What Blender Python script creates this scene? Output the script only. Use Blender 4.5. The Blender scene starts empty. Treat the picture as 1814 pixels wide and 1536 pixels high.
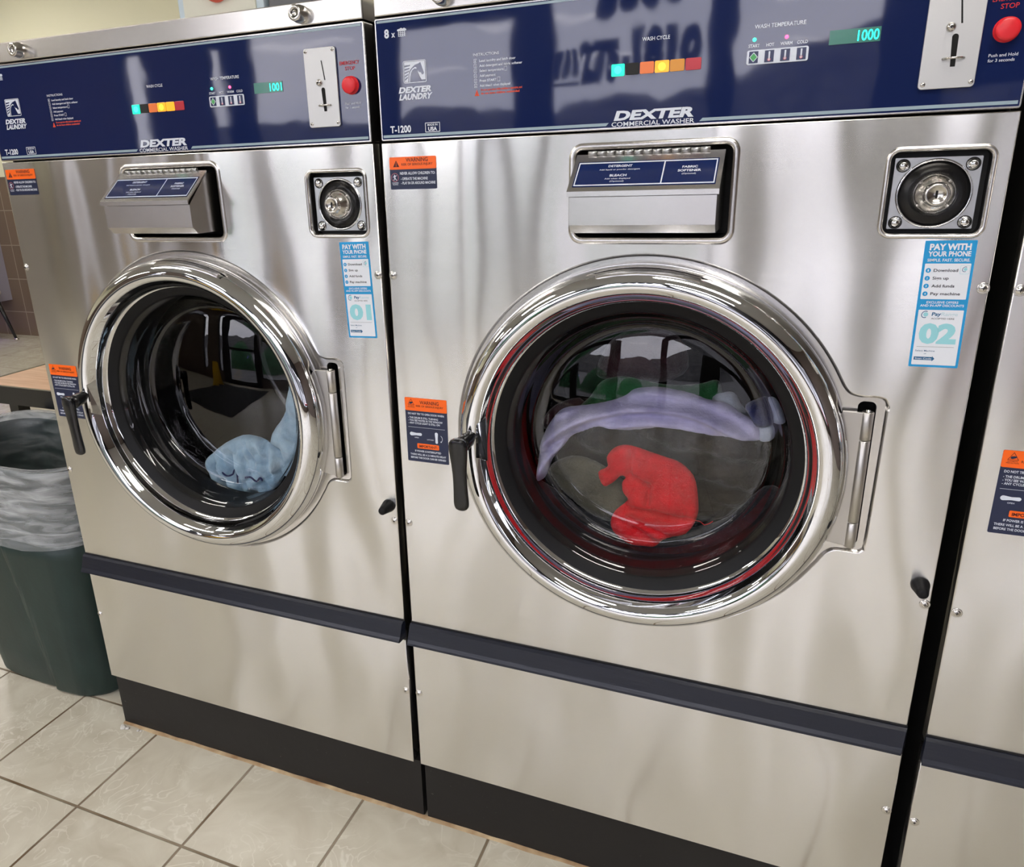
import bpy, math, random
from mathutils import Vector, Matrix, noise
from mathutils.geometry import tessellate_polygon
random.seed(7)
C = bpy.context.scene.collection
PI = math.pi

# ------------------------------------------------------------------ camera
F_PX = 1349.41
cam_d = bpy.data.cameras.new('camera')
cam = bpy.data.objects.new('camera', cam_d); C.objects.link(cam)
cam_d.sensor_fit = 'HORIZONTAL'; cam_d.sensor_width = 36.0
cam_d.lens = F_PX / 1814 * 36
cam_d.shift_x = 91.96 / 1814; cam_d.shift_y = -17.2 / 1814
cam_d.clip_start = 0.02; cam_d.clip_end = 400
R = ((0.92262, 0.38416, -0.03445), (0.09247, -0.30695, -0.94722), (-0.37446, 0.87074, -0.31872))
M = Matrix(((R[0][0], -R[1][0], -R[2][0], 1.4838), (R[0][1], -R[1][1], -R[2][1], -1.1492),
            (R[0][2], -R[1][2], -R[2][2], 1.3415), (0, 0, 0, 1)))
cam.matrix_world = M
bpy.context.scene.camera = cam

# ------------------------------------------------------------------ view + world (overcast sky)
sc = bpy.context.scene
sc.view_settings.view_transform = 'Standard'; sc.view_settings.look = 'None'
sc.view_settings.exposure = 0.12; sc.view_settings.gamma = 1; sc.view_settings.use_curve_mapping = False
w = bpy.data.worlds.new('overcast_sky'); sc.world = w; w.use_nodes = True
nt = w.node_tree; nt.nodes.clear()
wo = nt.nodes.new('ShaderNodeOutputWorld'); bg = nt.nodes.new('ShaderNodeBackground')
tc = nt.nodes.new('ShaderNodeTexCoord'); mp = nt.nodes.new('ShaderNodeMapping'); ns = nt.nodes.new('ShaderNodeTexNoise')
cr = nt.nodes.new('ShaderNodeValToRGB')
mp.inputs['Scale'].default_value = (1.2, 1.2, 4.5); ns.inputs['Scale'].default_value = 2.0; ns.inputs['Detail'].default_value = 5
cr.color_ramp.elements[0].position = .3; cr.color_ramp.elements[0].color = (.68, .69, .80, 1)
cr.color_ramp.elements[1].position = .75; cr.color_ramp.elements[1].color = (.99, .96, 1.0, 1)
nt.links.new(tc.outputs['Generated'], mp.inputs['Vector']); nt.links.new(mp.outputs[0], ns.inputs['Vector'])
nt.links.new(ns.outputs['Fac'], cr.inputs['Fac']); nt.links.new(cr.outputs[0], bg.inputs['Color'])
bg.inputs['Strength'].default_value = 6.5
nt.links.new(bg.outputs[0], wo.inputs['Surface'])
LAMP_STRENGTH = 20.0          # ceiling lamp diffusers (built further down)
CEIL = 2.85

# ------------------------------------------------------------------ materials
MATS = {}
def lin(c): return tuple(((x / 255) / 12.92 if x / 255 < .04045 else ((x / 255 + .055) / 1.055) ** 2.4) for x in c) + (1,)
def pm(name, col, rough=.5, metal=0, spec=.5, coat=0, coat_rough=.05, emit=None, estr=0, sheen=0, **kw):
    m = bpy.data.materials.new(name); m.use_nodes = True
    b = m.node_tree.nodes['Principled BSDF']
    b.inputs['Base Color'].default_value = tuple(col[:3]) + (1,)
    b.inputs['Roughness'].default_value = rough; b.inputs['Metallic'].default_value = metal
    b.inputs['Specular IOR Level'].default_value = spec
    b.inputs['Coat Weight'].default_value = coat; b.inputs['Coat Roughness'].default_value = coat_rough
    if sheen: b.inputs['Sheen Weight'].default_value = sheen; b.inputs['Sheen Roughness'].default_value = .5
    if emit: b.inputs['Emission Color'].default_value = tuple(emit[:3]) + (1,); b.inputs['Emission Strength'].default_value = estr
    MATS[name] = m
    return m
def nodes(m): return m.node_tree.nodes, m.node_tree.links, m.node_tree.nodes['Principled BSDF']
def add_bump(m, scale, strength, dist=.01, sc3=(1, 1, 1), detail=3, chain=None):
    N, L, b = nodes(m)
    t = N.new('ShaderNodeTexCoord'); mp = N.new('ShaderNodeMapping'); n = N.new('ShaderNodeTexNoise'); bp = N.new('ShaderNodeBump')
    mp.inputs['Scale'].default_value = sc3; n.inputs['Scale'].default_value = scale; n.inputs['Detail'].default_value = detail
    bp.inputs['Strength'].default_value = strength; bp.inputs['Distance'].default_value = dist
    L.new(t.outputs['Object'], mp.inputs[0]); L.new(mp.outputs[0], n.inputs['Vector']); L.new(n.outputs['Fac'], bp.inputs['Height'])
    if b.inputs['Normal'].is_linked: L.new(b.inputs['Normal'].links[0].from_socket, bp.inputs['Normal'])
    L.new(bp.outputs[0], b.inputs['Normal'])
    return n
def mottle(m, scale, c1, c2, lo=.35, hi=.65, sc3=(1, 1, 1), detail=4):
    N, L, b = nodes(m)
    t = N.new('ShaderNodeTexCoord'); mp = N.new('ShaderNodeMapping'); n = N.new('ShaderNodeTexNoise'); r = N.new('ShaderNodeValToRGB')
    mp.inputs['Scale'].default_value = sc3; n.inputs['Scale'].default_value = scale; n.inputs['Detail'].default_value = detail
    r.color_ramp.elements[0].position = lo; r.color_ramp.elements[0].color = tuple(c1[:3]) + (1,)
    r.color_ramp.elements[1].position = hi; r.color_ramp.elements[1].color = tuple(c2[:3]) + (1,)
    L.new(t.outputs['Object'], mp.inputs[0]); L.new(mp.outputs[0], n.inputs['Vector']); L.new(n.outputs['Fac'], r.inputs['Fac'])
    L.new(r.outputs['Color'], b.inputs['Base Color'])

def steel(name, col, rough, aniso, wave):
    m = pm(name, col, rough, 1)
    N, L, b = nodes(m)
    b.inputs['Anisotropic'].default_value = aniso
    tg = N.new('ShaderNodeCombineXYZ'); tg.inputs[2].default_value = 1
    L.new(tg.outputs[0], b.inputs['Tangent'])
    t = N.new('ShaderNodeTexCoord')
    mp = N.new('ShaderNodeMapping'); mp.inputs['Scale'].default_value = (6, 6, 900)
    n = N.new('ShaderNodeTexNoise'); n.inputs['Scale'].default_value = 1.0; n.inputs['Detail'].default_value = 3
    mr = N.new('ShaderNodeMapRange'); mr.inputs['To Min'].default_value = rough - .02; mr.inputs['To Max'].default_value = rough + .03
    L.new(t.outputs['Object'], mp.inputs[0]); L.new(mp.outputs[0], n.inputs['Vector']); L.new(n.outputs['Fac'], mr.inputs['Value'])
    L.new(mr.outputs[0], b.inputs['Roughness'])
    if wave:
        mp2 = N.new('ShaderNodeMapping'); mp2.inputs['Scale'].default_value = (2.6, 1, 1.1)
        n2 = N.new('ShaderNodeTexNoise'); n2.inputs['Scale'].default_value = 1.6; n2.inputs['Detail'].default_value = 1
        bp = N.new('ShaderNodeBump'); bp.inputs['Strength'].default_value = 1; bp.inputs['Distance'].default_value = wave
        
        L.new(t.outputs['Object'], mp2.inputs[0]); L.new(mp2.outputs[0], n2.inputs['Vector'])
        L.new(n2.outputs['Fac'], bp.inputs['Height'])
        L.new(bp.outputs[0], b.inputs['Normal'])
    return m
steel('panel_steel', (.71, .70, .68), .21, .9, .035)
steel('plain_steel', (.70, .68, .66), .24, .4, .002)
pm('chrome', (.76, .77, .79), .025, 1)
pm('satin_zinc', (.55, .56, .57), .34, 1); add_bump(MATS['satin_zinc'], 300, .15, .001)
pm('hinge_steel', (.56, .54, .51), .38, 1); add_bump(MATS['hinge_steel'], 200, .06, .001)
pm('coin_steel', (.60, .60, .59), .42, .9)
pm('screw_steel', (.66, .64, .61), .2, 1)
pm('black_plastic', (.010, .010, .011), .2); pm('black_rubber', (.009, .009, .010), .45, spec=.16); add_bump(MATS['black_rubber'], 60, .1, .002)
pm('lamp_black', (.006, .006, .006), .6)
pm('cabinet_black', (.018, .017, .016), .6); pm('void_black', (.004, .004, .004), .9)
m = pm('kick_black', (.012, .011, .011), .45, spec=.28); add_bump(m, 14, .25, .003)
mottle(m, 120, (.011, .010, .010), (.10, .09, .08), .68, .80)
m = pm('strip_navy', (.007, .009, .018), .3, spec=.4); add_bump(m, 25, .3, .002, (1, 1, 8))
m = pm('overlay_navy', (.008, .016, .075), .04, spec=.6); add_bump(m, 7, .35, .0016, (1, 1, 1), 2)
pm('stripe_grey', lin((150, 170, 182)), .3); pm('print_white', lin((215, 222, 235)), .4); pm('print_red', lin((190, 30, 40)), .4)
pm('print_orange', lin((235, 80, 40)), .4); pm('sticker_orange', lin((250, 104, 12)), .35); pm('sticker_navy', lin((24, 34, 66)), .35)
pm('sticker_maroon', lin((75, 12, 5)), .5); pm('pay_blue', lin((26, 150, 212)), .35); pm('pay_white', lin((226, 231, 240)), .35)
pm('pay_aqua', lin((150, 212, 222)), .4); pm('pay_dark', lin((45, 50, 62)), .4); pm('pay_deep', lin((30, 95, 140)), .4)
pm('pay_faint', lin((196, 216, 226)), .4)
pm('label_navy', lin((20, 36, 84)), .12, coat=.4)
pm('button_red', lin((222, 38, 48)), .32); pm('switch_navy', lin((22, 34, 78)), .2)
pm('led_green', (.02, .8, .4), .4, emit=(.05, 1, .5), estr=3); pm('led_red', (.9, .03, .1), .4, emit=(1, .08, .2), estr=3.5)
pm('lens_green', (.0, .5, .35), .15, emit=(.0, .85, .5), estr=.9); pm('lens_green_hot', (.0, .5, .35), .15, emit=(.05, 1, .75), estr=1.8)
pm('lens_amber', (.8, .3, .02), .15, emit=(1, .36, .01), estr=.85); pm('lens_amber_hot', (.9, .5, .02), .15, emit=(1, .55, .03), estr=1.6)
pm('lens_orange_dim', (.55, .14, .03), .2, emit=(.8, .16, .03), estr=.32); pm('lens_brown_dim', (.45, .2, .02), .2, emit=(.7, .25, .02), estr=.3)
pm('lens_red_dim', (.4, .02, .03), .2, emit=(.7, .03, .05), estr=.12)
pm('display_dark', (.02, .10, .08), .15, emit=(.03, .3, .2), estr=.22); pm('digit_green', (0, .8, .6), .3, emit=(.02, 1, .72), estr=1.7)
pm('print_green', lin((70, 160, 90)), .4); pm('thermo_pink', lin((205, 120, 130)), .4)
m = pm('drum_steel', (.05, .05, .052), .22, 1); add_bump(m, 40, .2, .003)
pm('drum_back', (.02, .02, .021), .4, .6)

def glass_mat(name, tint, ior=1.5, bump=None):
    m = bpy.data.materials.new(name); m.use_nodes = True; N = m.node_tree.nodes; L = m.node_tree.links; N.clear()
    o = N.new('ShaderNodeOutputMaterial'); mx = N.new('ShaderNodeMixShader'); tr = N.new('ShaderNodeBsdfTransparent')
    gl = N.new('ShaderNodeBsdfGlossy')
    tr.inputs['Color'].default_value = tint; gl.inputs['Roughness'].default_value = .012
    ge = N.new('ShaderNodeNewGeometry'); dt = N.new('ShaderNodeVectorMath'); dt.operation = 'DOT_PRODUCT'; ab_ = N.new('ShaderNodeMath'); ab_.operation = 'ABSOLUTE'
    L.new(ge.outputs['Normal'], dt.inputs[0]); L.new(ge.outputs['Incoming'], dt.inputs[1]); L.new(dt.outputs['Value'], ab_.inputs[0])
    k1 = N.new('ShaderNodeMath'); k1.operation = 'SUBTRACT'; k1.inputs[0].default_value = 1; L.new(ab_.outputs[0], k1.inputs[1])
    k2 = N.new('ShaderNodeMath'); k2.operation = 'POWER'; k2.inputs[1].default_value = 5; L.new(k1.outputs[0], k2.inputs[0])
    f0 = 2 * ((ior - 1) / (ior + 1)) ** 2
    k3 = N.new('ShaderNodeMath'); k3.operation = 'MULTIPLY_ADD'; k3.inputs[1].default_value = 1 - f0; k3.inputs[2].default_value = f0; L.new(k2.outputs[0], k3.inputs[0])
    L.new(k3.outputs[0], mx.inputs[0]); L.new(tr.outputs[0], mx.inputs[1]); L.new(gl.outputs[0], mx.inputs[2]); L.new(mx.outputs[0], o.inputs[0])
    if bump:
        t = N.new('ShaderNodeTexCoord'); n = N.new('ShaderNodeTexNoise'); b = N.new('ShaderNodeBump')
        n.inputs['Scale'].default_value = bump[0]; b.inputs['Strength'].default_value = bump[1]; b.inputs['Distance'].default_value = bump[2]
        L.new(t.outputs['Object'], n.inputs['Vector']); L.new(n.outputs['Fac'], b.inputs['Height'])
        L.new(b.outputs[0], gl.inputs['Normal'])
    MATS[name] = m; return m
glass_mat('door_glass', (.95, .96, .96, 1), 1.42, (9, .5, .0012))
glass_mat('window_glass', (.97, .97, .98, 1), 1.45)

def cloth_mat(name, c1, c2, fuzz=260, bs=.5, sheen=.3):
    m = pm(name, c1, .9, spec=.2, sheen=sheen)
    mottle(m, 22, c1, c2, .3, .7); add_bump(m, fuzz, bs, .003, detail=6)
    return m
cloth_mat('red_terry', lin((188, 10, 20)), lin((226, 34, 46)), 420, 1.0, .05)
cloth_mat('lavender_fleece', lin((150, 146, 190)), lin((194, 190, 226)), 200)
cloth_mat('green_cloth', lin((20, 72, 40)), lin((36, 98, 56)))
cloth_mat('grey_green_fleece', lin((54, 52, 44)), lin((90, 88, 76)), 260, .7)
cloth_mat('brown_cloth', lin((14, 11, 9)), lin((62, 54, 46)), 200, .8)
cloth_mat('black_cloth', lin((16, 17, 22)), lin((38, 40, 48)), 120, .9)
cloth_mat('navy_cloth', lin((22, 30, 74)), lin((34, 44, 96)))
cloth_mat('white_cloth', lin((150, 158, 186)), lin((188, 196, 214)))
cloth_mat('maroon_cloth', lin((40, 14, 22)), lin((58, 20, 32)))
cloth_mat('pale_blue_cloth', lin((128, 160, 186)), lin((170, 196, 214)), 160)
cloth_mat('charcoal_cloth', lin((50, 50, 54)), lin((80, 78, 78)), 160)

# ------------------------------------------------------------------ mesh builder
class MB:
    def __init__(s): s.v = []; s.f = []; s.mi = []; s.sm = []; s.m = []
    def mat(s, name):
        if name not in s.m: s.m.append(name)
        return s.m.index(name)
    def add(s, vs, fs, mat, smooth=False):
        o = len(s.v); s.v += [tuple(p) for p in vs]; k = s.mat(mat)
        for f in fs: s.f.append([i + o for i in f]); s.mi.append(k); s.sm.append(smooth)
        return s
    def box(s, x0, x1, y0, y1, z0, z1, mat, bev=0):
        if bev:
            rows = []
            b = bev
            for d, y in ((b, y0), (b * .3, y0 + b * .3), (0, y0 + b), (0, y1)):
                rows.append([(x0 + d, y, z0 + d), (x1 - d, y, z0 + d), (x1 - d, y, z1 - d), (x0 + d, y, z1 - d)])
            return s.rows(rows, mat, caps=(1, 1))
        v = [(x, y, z) for x in (x0, x1) for y in (y0, y1) for z in (z0, z1)]
        return s.add(v, [(0, 1, 3, 2), (4, 6, 7, 5), (0, 4, 5, 1), (2, 3, 7, 6), (0, 2, 6, 4), (1, 5, 7, 3)], mat)
    def rows(s, rows, mat, closed=True, caps=(0, 0), smooth=False):
        n = len(rows[0]); vs = [p for r in rows for p in r]; fs = []
        for i in range(len(rows) - 1):
            for j in range(n if closed else n - 1):
                a = i * n + j; b = i * n + (j + 1) % n; fs.append((a, b, b + n, a + n))
        s.add(vs, fs, mat, smooth)
        o = len(s.v) - len(vs)
        for c, r0 in ((caps[0], 0), (caps[1], (len(rows) - 1) * n)):
            if c:
                s.f.append([o + r0 + j for j in range(n)]); s.mi.append(s.mat(mat)); s.sm.append(False)
        return s
    def lathe(s, cu, cz, prof, mat, n=96, smooth=True, caps=(0, 0)):       # profile (radius, y), axis along y
        rows = [[(cu + r * math.cos(2 * PI * j / n), y, cz + r * math.sin(2 * PI * j / n)) for j in range(n)] for r, y in prof]
        return s.rows(rows, mat, True, caps, smooth)
    def lathez(s, cx, cy, prof, mat, n=32, smooth=True, caps=(1, 1)):      # profile (radius, z), axis along z
        rows = [[(cx + r * math.cos(2 * PI * j / n), cy + r * math.sin(2 * PI * j / n), z) for j in range(n)] for r, z in prof]
        return s.rows(rows, mat, True, caps, smooth)
    def poly(s, pts, y, mat):                                              # flat polygon in the xz plane
        t = tessellate_polygon([[Vector((a, b, 0)) for a, b in pts]])
        return s.add([(a, y, b) for a, b in pts], t, mat)
    def plate(s, loops, y, mat):                                           # polygon with holes
        t = tessellate_polygon([[Vector((a, b, 0)) for a, b in l] for l in loops])
        return s.add([(a, y, b) for l in loops for a, b in l], t, mat)
    def prism(s, pts, y0, y1, mat, bev=0, smooth=False):                   # y0 = front
        rows = [[(a, y, b) for a, b in (offset(pts, -d) if d else pts)] for d, y in
                (((bev, y0), (bev * .3, y0 + bev * .3), (0, y0 + bev), (0, y1)) if bev else ((0, y0), (0, y1)))]
        s.rows(rows, mat, smooth=smooth); s.poly([(p[0], p[2]) for p in rows[0]], rows[0][0][1], mat); s.poly(pts, y1, mat)
        return s
    def tube(s, path, rad, mat, n=16, smooth=True, caps=(1, 1)):
        path = [Vector(p) for p in path]; rows = []
        rads = rad if isinstance(rad, (list, tuple)) else [rad] * len(path)
        up = Vector((0, 0, 1)); prev = None
        for i, p in enumerate(path):
            d = (path[min(i + 1, len(path) - 1)] - path[max(i - 1, 0)]).normalized()
            a = prev if prev is not None else (d.cross(up) if abs(d.z) < .9 else d.cross(Vector((1, 0, 0))))
            a = (a - d * a.dot(d)).normalized(); b = d.cross(a); prev = a
            rows.append([tuple(p + (a * math.cos(2 * PI * j / n) + b * math.sin(2 * PI * j / n)) * rads[i]) for j in range(n)])
        return s.rows(rows, mat, True, caps, smooth)
    def text(s, body, u, z, wd, cap, mat, y=-.0006, bold=0, shear=0, rot=0, align='L'):
        vs, fs = text_geo(body, bold)
        if not vs: return s
        x0 = min(p[0] for p in vs); x1 = max(p[0] for p in vs)
        sx = wd / max(x1 - x0, 1e-6); sz = cap / .70
        ox = {'L': 0, 'C': -wd / 2, 'R': -wd}[align]; cr_, sr = math.cos(rot), math.sin(rot); out = []
        for a, b in vs:
            a2 = (a - x0) * sx + ox + shear * b * sz; b2 = b * sz
            out.append((u + a2 * cr_ - b2 * sr, y, z + a2 * sr + b2 * cr_))
        return s.add(out, fs, mat)
    def build(s, name, parent=None, label=None, kind=None):
        me = bpy.data.meshes.new(name); me.from_pydata(s.v, [], s.f)
        for n in s.m: me.materials.append(MATS[n])
        me.polygons.foreach_set('material_index', s.mi); me.polygons.foreach_set('use_smooth', s.sm)
        me.update()
        import bmesh
        bm = bmesh.new(); bm.from_mesh(me); bmesh.ops.recalc_face_normals(bm, faces=bm.faces[:]); bm.to_mesh(me); bm.free()
        o = bpy.data.objects.new(name, me); C.objects.link(o)
        if parent: o.parent = parent
        if label: o['label'] = label
        if kind: o['kind'] = kind
        return o
TXT = {}
def text_geo(body, bold):
    k = (body, bold)
    if k not in TXT:
        c = bpy.data.curves.new('t', 'FONT'); c.body = body; c.size = 1; c.resolution_u = 3; c.offset = bold
        o = bpy.data.objects.new('t', c); C.objects.link(o)
        dg = bpy.context.evaluated_depsgraph_get(); me = bpy.data.meshes.new_from_object(o.evaluated_get(dg))
        TXT[k] = ([(v.co.x, v.co.y) for v in me.vertices], [tuple(p.vertices) for p in me.polygons])
        bpy.data.objects.remove(o); bpy.data.curves.remove(c); bpy.data.meshes.remove(me)
    return TXT[k]
def offset(pts, d):                                                        # d > 0 outward for a counter-clockwise loop
    n = len(pts); out = []
    for i in range(n):
        a, b, c = Vector(pts[i - 1]), Vector(pts[i]), Vector(pts[(i + 1) % n])
        e1 = (b - a).normalized(); e2 = (c - b).normalized()
        n1 = Vector((e1.y, -e1.x)); n2 = Vector((e2.y, -e2.x)); m_ = (n1 + n2)
        if m_.length < 1e-6: m_ = n1
        m_.normalize(); k = d / max(m_.dot(n1), .4); out.append((b.x + m_.x * k, b.y + m_.y * k))
    return out
def rrect(x0, x1, z0, z1, r, n=6):
    out = []
    for cx, cz, a0 in ((x1 - r, z0 + r, -90), (x1 - r, z1 - r, 0), (x0 + r, z1 - r, 90), (x0 + r, z0 + r, 180)):
        for i in range(n + 1):
            a = math.radians(a0 + 90 * i / n); out.append((cx + r * math.cos(a), cz + r * math.sin(a)))
    return out
def circle(cx, cz, r, n=32): return [(cx + r * math.cos(2 * PI * i / n), cz + r * math.sin(2 * PI * i / n)) for i in range(n)]
def thing(name, label, cat, loc=(0, 0, 0), rz=0, group=None):
    o = bpy.data.objects.new(name, None); C.objects.link(o); o.location = loc; o.rotation_euler = (0, 0, rz)
    o.empty_display_size = .05; o['label'] = label; o['category'] = cat
    if group: o['group'] = group
    return o
def tag(o, label, cat, group=None):
    o['label'] = label; o['category'] = cat
    if group: o['group'] = group
    return o
def copy_tree(o, parent=None):
    c = o.copy(); C.objects.link(c); c.parent = parent
    for ch in list(o.children): copy_tree(ch, c)
    return c

# ------------------------------------------------------------------ setting
X0, X1, Y0, Y1 = -6.6, 4.6, -4.2, 3.75
m = pm('floor_tile', (.5, .46, .38), .24, spec=.45)
N, L, b = nodes(m)
t = N.new('ShaderNodeTexCoord'); sp = N.new('ShaderNodeSeparateXYZ'); L.new(t.outputs['Object'], sp.inputs[0])
S = .3005
def axis(out, off):
    a = N.new('ShaderNodeMath'); a.operation = 'SUBTRACT'; a.inputs[1].default_value = off; L.new(out, a.inputs[0])
    d = N.new('ShaderNodeMath'); d.operation = 'DIVIDE'; d.inputs[1].default_value = S; L.new(a.outputs[0], d.inputs[0])
    r = N.new('ShaderNodeMath'); r.operation = 'ROUND'; L.new(d.outputs[0], r.inputs[0])
    q = N.new('ShaderNodeMath'); q.operation = 'SUBTRACT'; L.new(d.outputs[0], q.inputs[0]); L.new(r.outputs[0], q.inputs[1])
    ab = N.new('ShaderNodeMath'); ab.operation = 'ABSOLUTE'; L.new(q.outputs[0], ab.inputs[0])
    fl = N.new('ShaderNodeMath'); fl.operation = 'FLOOR'; L.new(d.outputs[0], fl.inputs[0])
    return ab, fl
ax, fx = axis(sp.outputs[0], -.183); ay, fy = axis(sp.outputs[1], .0549)
mn = N.new('ShaderNodeMath'); mn.operation = 'MINIMUM'; L.new(ax.outputs[0], mn.inputs[0]); L.new(ay.outputs[0], mn.inputs[1])
gr = N.new('ShaderNodeMapRange'); gr.inputs['From Min'].default_value = .0075; gr.inputs['From Max'].default_value = .0125
L.new(mn.outputs[0], gr.inputs['Value'])
cb = N.new('ShaderNodeCombineXYZ'); L.new(fx.outputs[0], cb.inputs[0]); L.new(fy.outputs[0], cb.inputs[1])
wn = N.new('ShaderNodeTexWhiteNoise'); L.new(cb.outputs[0], wn.inputs['Vector'])
vs_ = N.new('ShaderNodeVectorMath'); vs_.operation = 'MULTIPLY_ADD'; vs_.inputs[1].default_value = (3, 3, 3)
L.new(wn.outputs['Color'], vs_.inputs[0]); L.new(t.outputs['Object'], vs_.inputs[2])
n1 = N.new('ShaderNodeTexNoise'); n1.inputs['Scale'].default_value = 9; n1.inputs['Detail'].default_value = 6; n1.inputs['Distortion'].default_value = 1.2
L.new(vs_.outputs[0], n1.inputs['Vector'])
r1 = N.new('ShaderNodeValToRGB'); r1.color_ramp.elements[0].position = .3; r1.color_ramp.elements[0].color = (.49, .45, .36, 1)
r1.color_ramp.elements[1].position = .7; r1.color_ramp.elements[1].color = (.60, .57, .475, 1); L.new(n1.outputs['Fac'], r1.inputs['Fac'])
n2 = N.new('ShaderNodeTexNoise'); n2.inputs['Scale'].default_value = 10; n2.inputs['Detail'].default_value = 2; n2.inputs['Distortion'].default_value = 2.5
L.new(vs_.outputs[0], n2.inputs['Vector'])
r2 = N.new('ShaderNodeValToRGB'); e = r2.color_ramp.elements; e[0].position = .47; e[0].color = (0, 0, 0, 1); e[1].position = .53; e[1].color = (0, 0, 0, 1)
e_ = r2.color_ramp.elements.new(.5); e_.color = (.7, .7, .7, 1); L.new(n2.outputs['Fac'], r2.inputs['Fac'])
n3 = N.new('ShaderNodeTexNoise'); n3.inputs['Scale'].default_value = 5; L.new(vs_.outputs[0], n3.inputs['Vector'])
r3 = N.new('ShaderNodeValToRGB'); r3.color_ramp.elements[0].position = .42; r3.color_ramp.elements[1].position = .56; L.new(n3.outputs['Fac'], r3.inputs['Fac'])
mv = N.new('ShaderNodeMath'); mv.operation = 'MULTIPLY'; L.new(r2.outputs[0], mv.inputs[0]); L.new(r3.outputs[0], mv.inputs[1])
mx1 = N.new('ShaderNodeMixRGB'); L.new(mv.outputs[0], mx1.inputs[0]); L.new(r1.outputs[0], mx1.inputs[1]); mx1.inputs[2].default_value = (.69, .665, .58, 1)
ng = N.new('ShaderNodeTexNoise'); ng.inputs['Scale'].default_value = 4; L.new(t.outputs['Object'], ng.inputs['Vector'])
rg = N.new('ShaderNodeValToRGB'); rg.color_ramp.elements[0].position = .4; rg.color_ramp.elements[0].color = (.12, .075, .035, 1)
rg.color_ramp.elements[1].position = .62; rg.color_ramp.elements[1].color = (.27, .225, .165, 1); L.new(ng.outputs['Fac'], rg.inputs['Fac'])
mx2 = N.new('ShaderNodeMixRGB'); L.new(gr.outputs[0], mx2.inputs[0]); L.new(rg.outputs[0], mx2.inputs[1]); L.new(mx1.outputs[0], mx2.inputs[2])
L.new(mx2.outputs[0], b.inputs['Base Color'])
rr = N.new('ShaderNodeMapRange'); rr.inputs['To Min'].default_value = .8; rr.inputs['To Max'].default_value = .27; L.new(gr.outputs[0], rr.inputs['Value']); L.new(rr.outputs[0], b.inputs['Roughness'])
bp = N.new('ShaderNodeBump'); bp.inputs['Strength'].default_value = .6; bp.inputs['Distance'].default_value = .003
ad = N.new('ShaderNodeMath'); ad.operation = 'MULTIPLY_ADD'; ad.inputs[1].default_value = .12; L.new(n1.outputs['Fac'], ad.inputs[0]); L.new(gr.outputs[0], ad.inputs[2])
L.new(ad.outputs[0], bp.inputs['Height']); L.new(bp.outputs[0], b.inputs['Normal'])

pm('cream_paint', lin((244, 242, 214)), .6); pm('ceiling_white', (.50, .50, .48), .7); pm('frame_dark', (.02, .02, .024), .35); pm('front_paint', (.13, .10, .085), .6)
m = pm('wall_tile', lin((140, 118, 96)), .3)
N, L, b = nodes(m); t = N.new('ShaderNodeTexCoord'); mp = N.new('ShaderNodeMapping'); br = N.new('ShaderNodeTexBrick')
mp.inputs['Rotation'].default_value = (math.radians(90), 0, 0); mp.inputs['Location'].default_value = (.12, -.08, 0)
br.offset = 0; br.inputs['Scale'].default_value = 1; br.inputs['Brick Width'].default_value = .3; br.inputs['Row Height'].default_value = .3
br.inputs['Mortar Size'].default_value = .004; br.inputs['Color1'].default_value = lin((112, 96, 82)); br.inputs['Color2'].default_value = lin((124, 106, 90))
br.inputs['Mortar'].default_value = lin((160, 150, 134)); L.new(t.outputs['Object'], mp.inputs[0]); L.new(mp.outputs[0], br.inputs['Vector']); L.new(br.outputs['Color'], b.inputs['Base Color'])

def struct(name, mb): return mb.build(name, None, None, 'structure')
struct('floor', MB().box(X0, X1, Y0 - .1, Y1 + .1, -.1, 0, 'floor_tile'))
struct('ceiling', MB().box(X0 - .1, X1 + .1, Y0 - .2, Y1 + .1, CEIL, CEIL + .1, 'ceiling_white'))
struct('wall_back', MB().box(X0, X1, Y1, Y1 + .1, 1.40, CEIL, 'cream_paint').box(X0, X1, Y1 - .015, Y1 + .1, 0, 1.40, 'wall_tile'))
struct('wall_left', MB().box(X0 - .1, X0, Y0, Y1, 1.40, CEIL, 'cream_paint').box(X0 - .1, X0 + .01, Y0, Y1, 0, 1.40, 'wall_tile'))
struct('wall_right', MB().box(X1, X1 + .1, Y0, Y1, 0, CEIL, 'front_paint'))
# storefront behind the camera: wall with glazed openings
opens = [(-3.85, -3.55, .3, 2.35), (-2.97, -2.75, .3, 2.35), (-2.53, -1.42, .08, 2.55), (-1.26, -.32, .25, 2.33), (-.11, .955, .25, 2.70), (1.04, 1.88, .25, 2.70), (2.2, 3.2, .2, 1.72), (3.3, 4.3, .2, 1.72)]  # last two low openings are added to brighten the steel at right
wf = MB(); xs = [X0] + [x for o in opens for x in o[:2]] + [X1]
for i in range(0, len(xs), 2): wf.box(xs[i], xs[i + 1], Y0 - .15, Y0, 0, CEIL, 'frame_dark' if xs[i + 1] - xs[i] < .5 else 'front_paint')
for x0, x1, z0, z1 in opens:
    wf.box(x0, x1, Y0 - .15, Y0, 0, z0, 'front_paint' if z0 > .1 else 'frame_dark'); wf.box(x0, x1, Y0 - .15, Y0, z1, CEIL, 'frame_dark')
struct('wall_front', wf)
for i, (x0, x1, z0, z1) in enumerate(opens):
    o = struct('door_1' if i == 2 else 'window_%d' % (i + 1 - (i > 2)), MB().box(x0, x1, Y0 - .09, Y0 - .083, z0, z1, 'window_glass'))
    f = MB()
    for a, b_, c_, d in ((x0, x0 + .03, z0, z1), (x1 - .03, x1, z0, z1), (x0, x1, z0, z0 + .04), (x0, x1, z1 - .04, z1)):
        f.box(a, b_, Y0 - .12, Y0 - .05, c_, d, 'frame_dark')
    if i == 2: f.box(x0, x1, Y0 - .11, Y0 - .06, .98, 1.06, 'frame_dark')
    f.build('window_frame' if i != 2 else 'door_frame', o)
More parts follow.
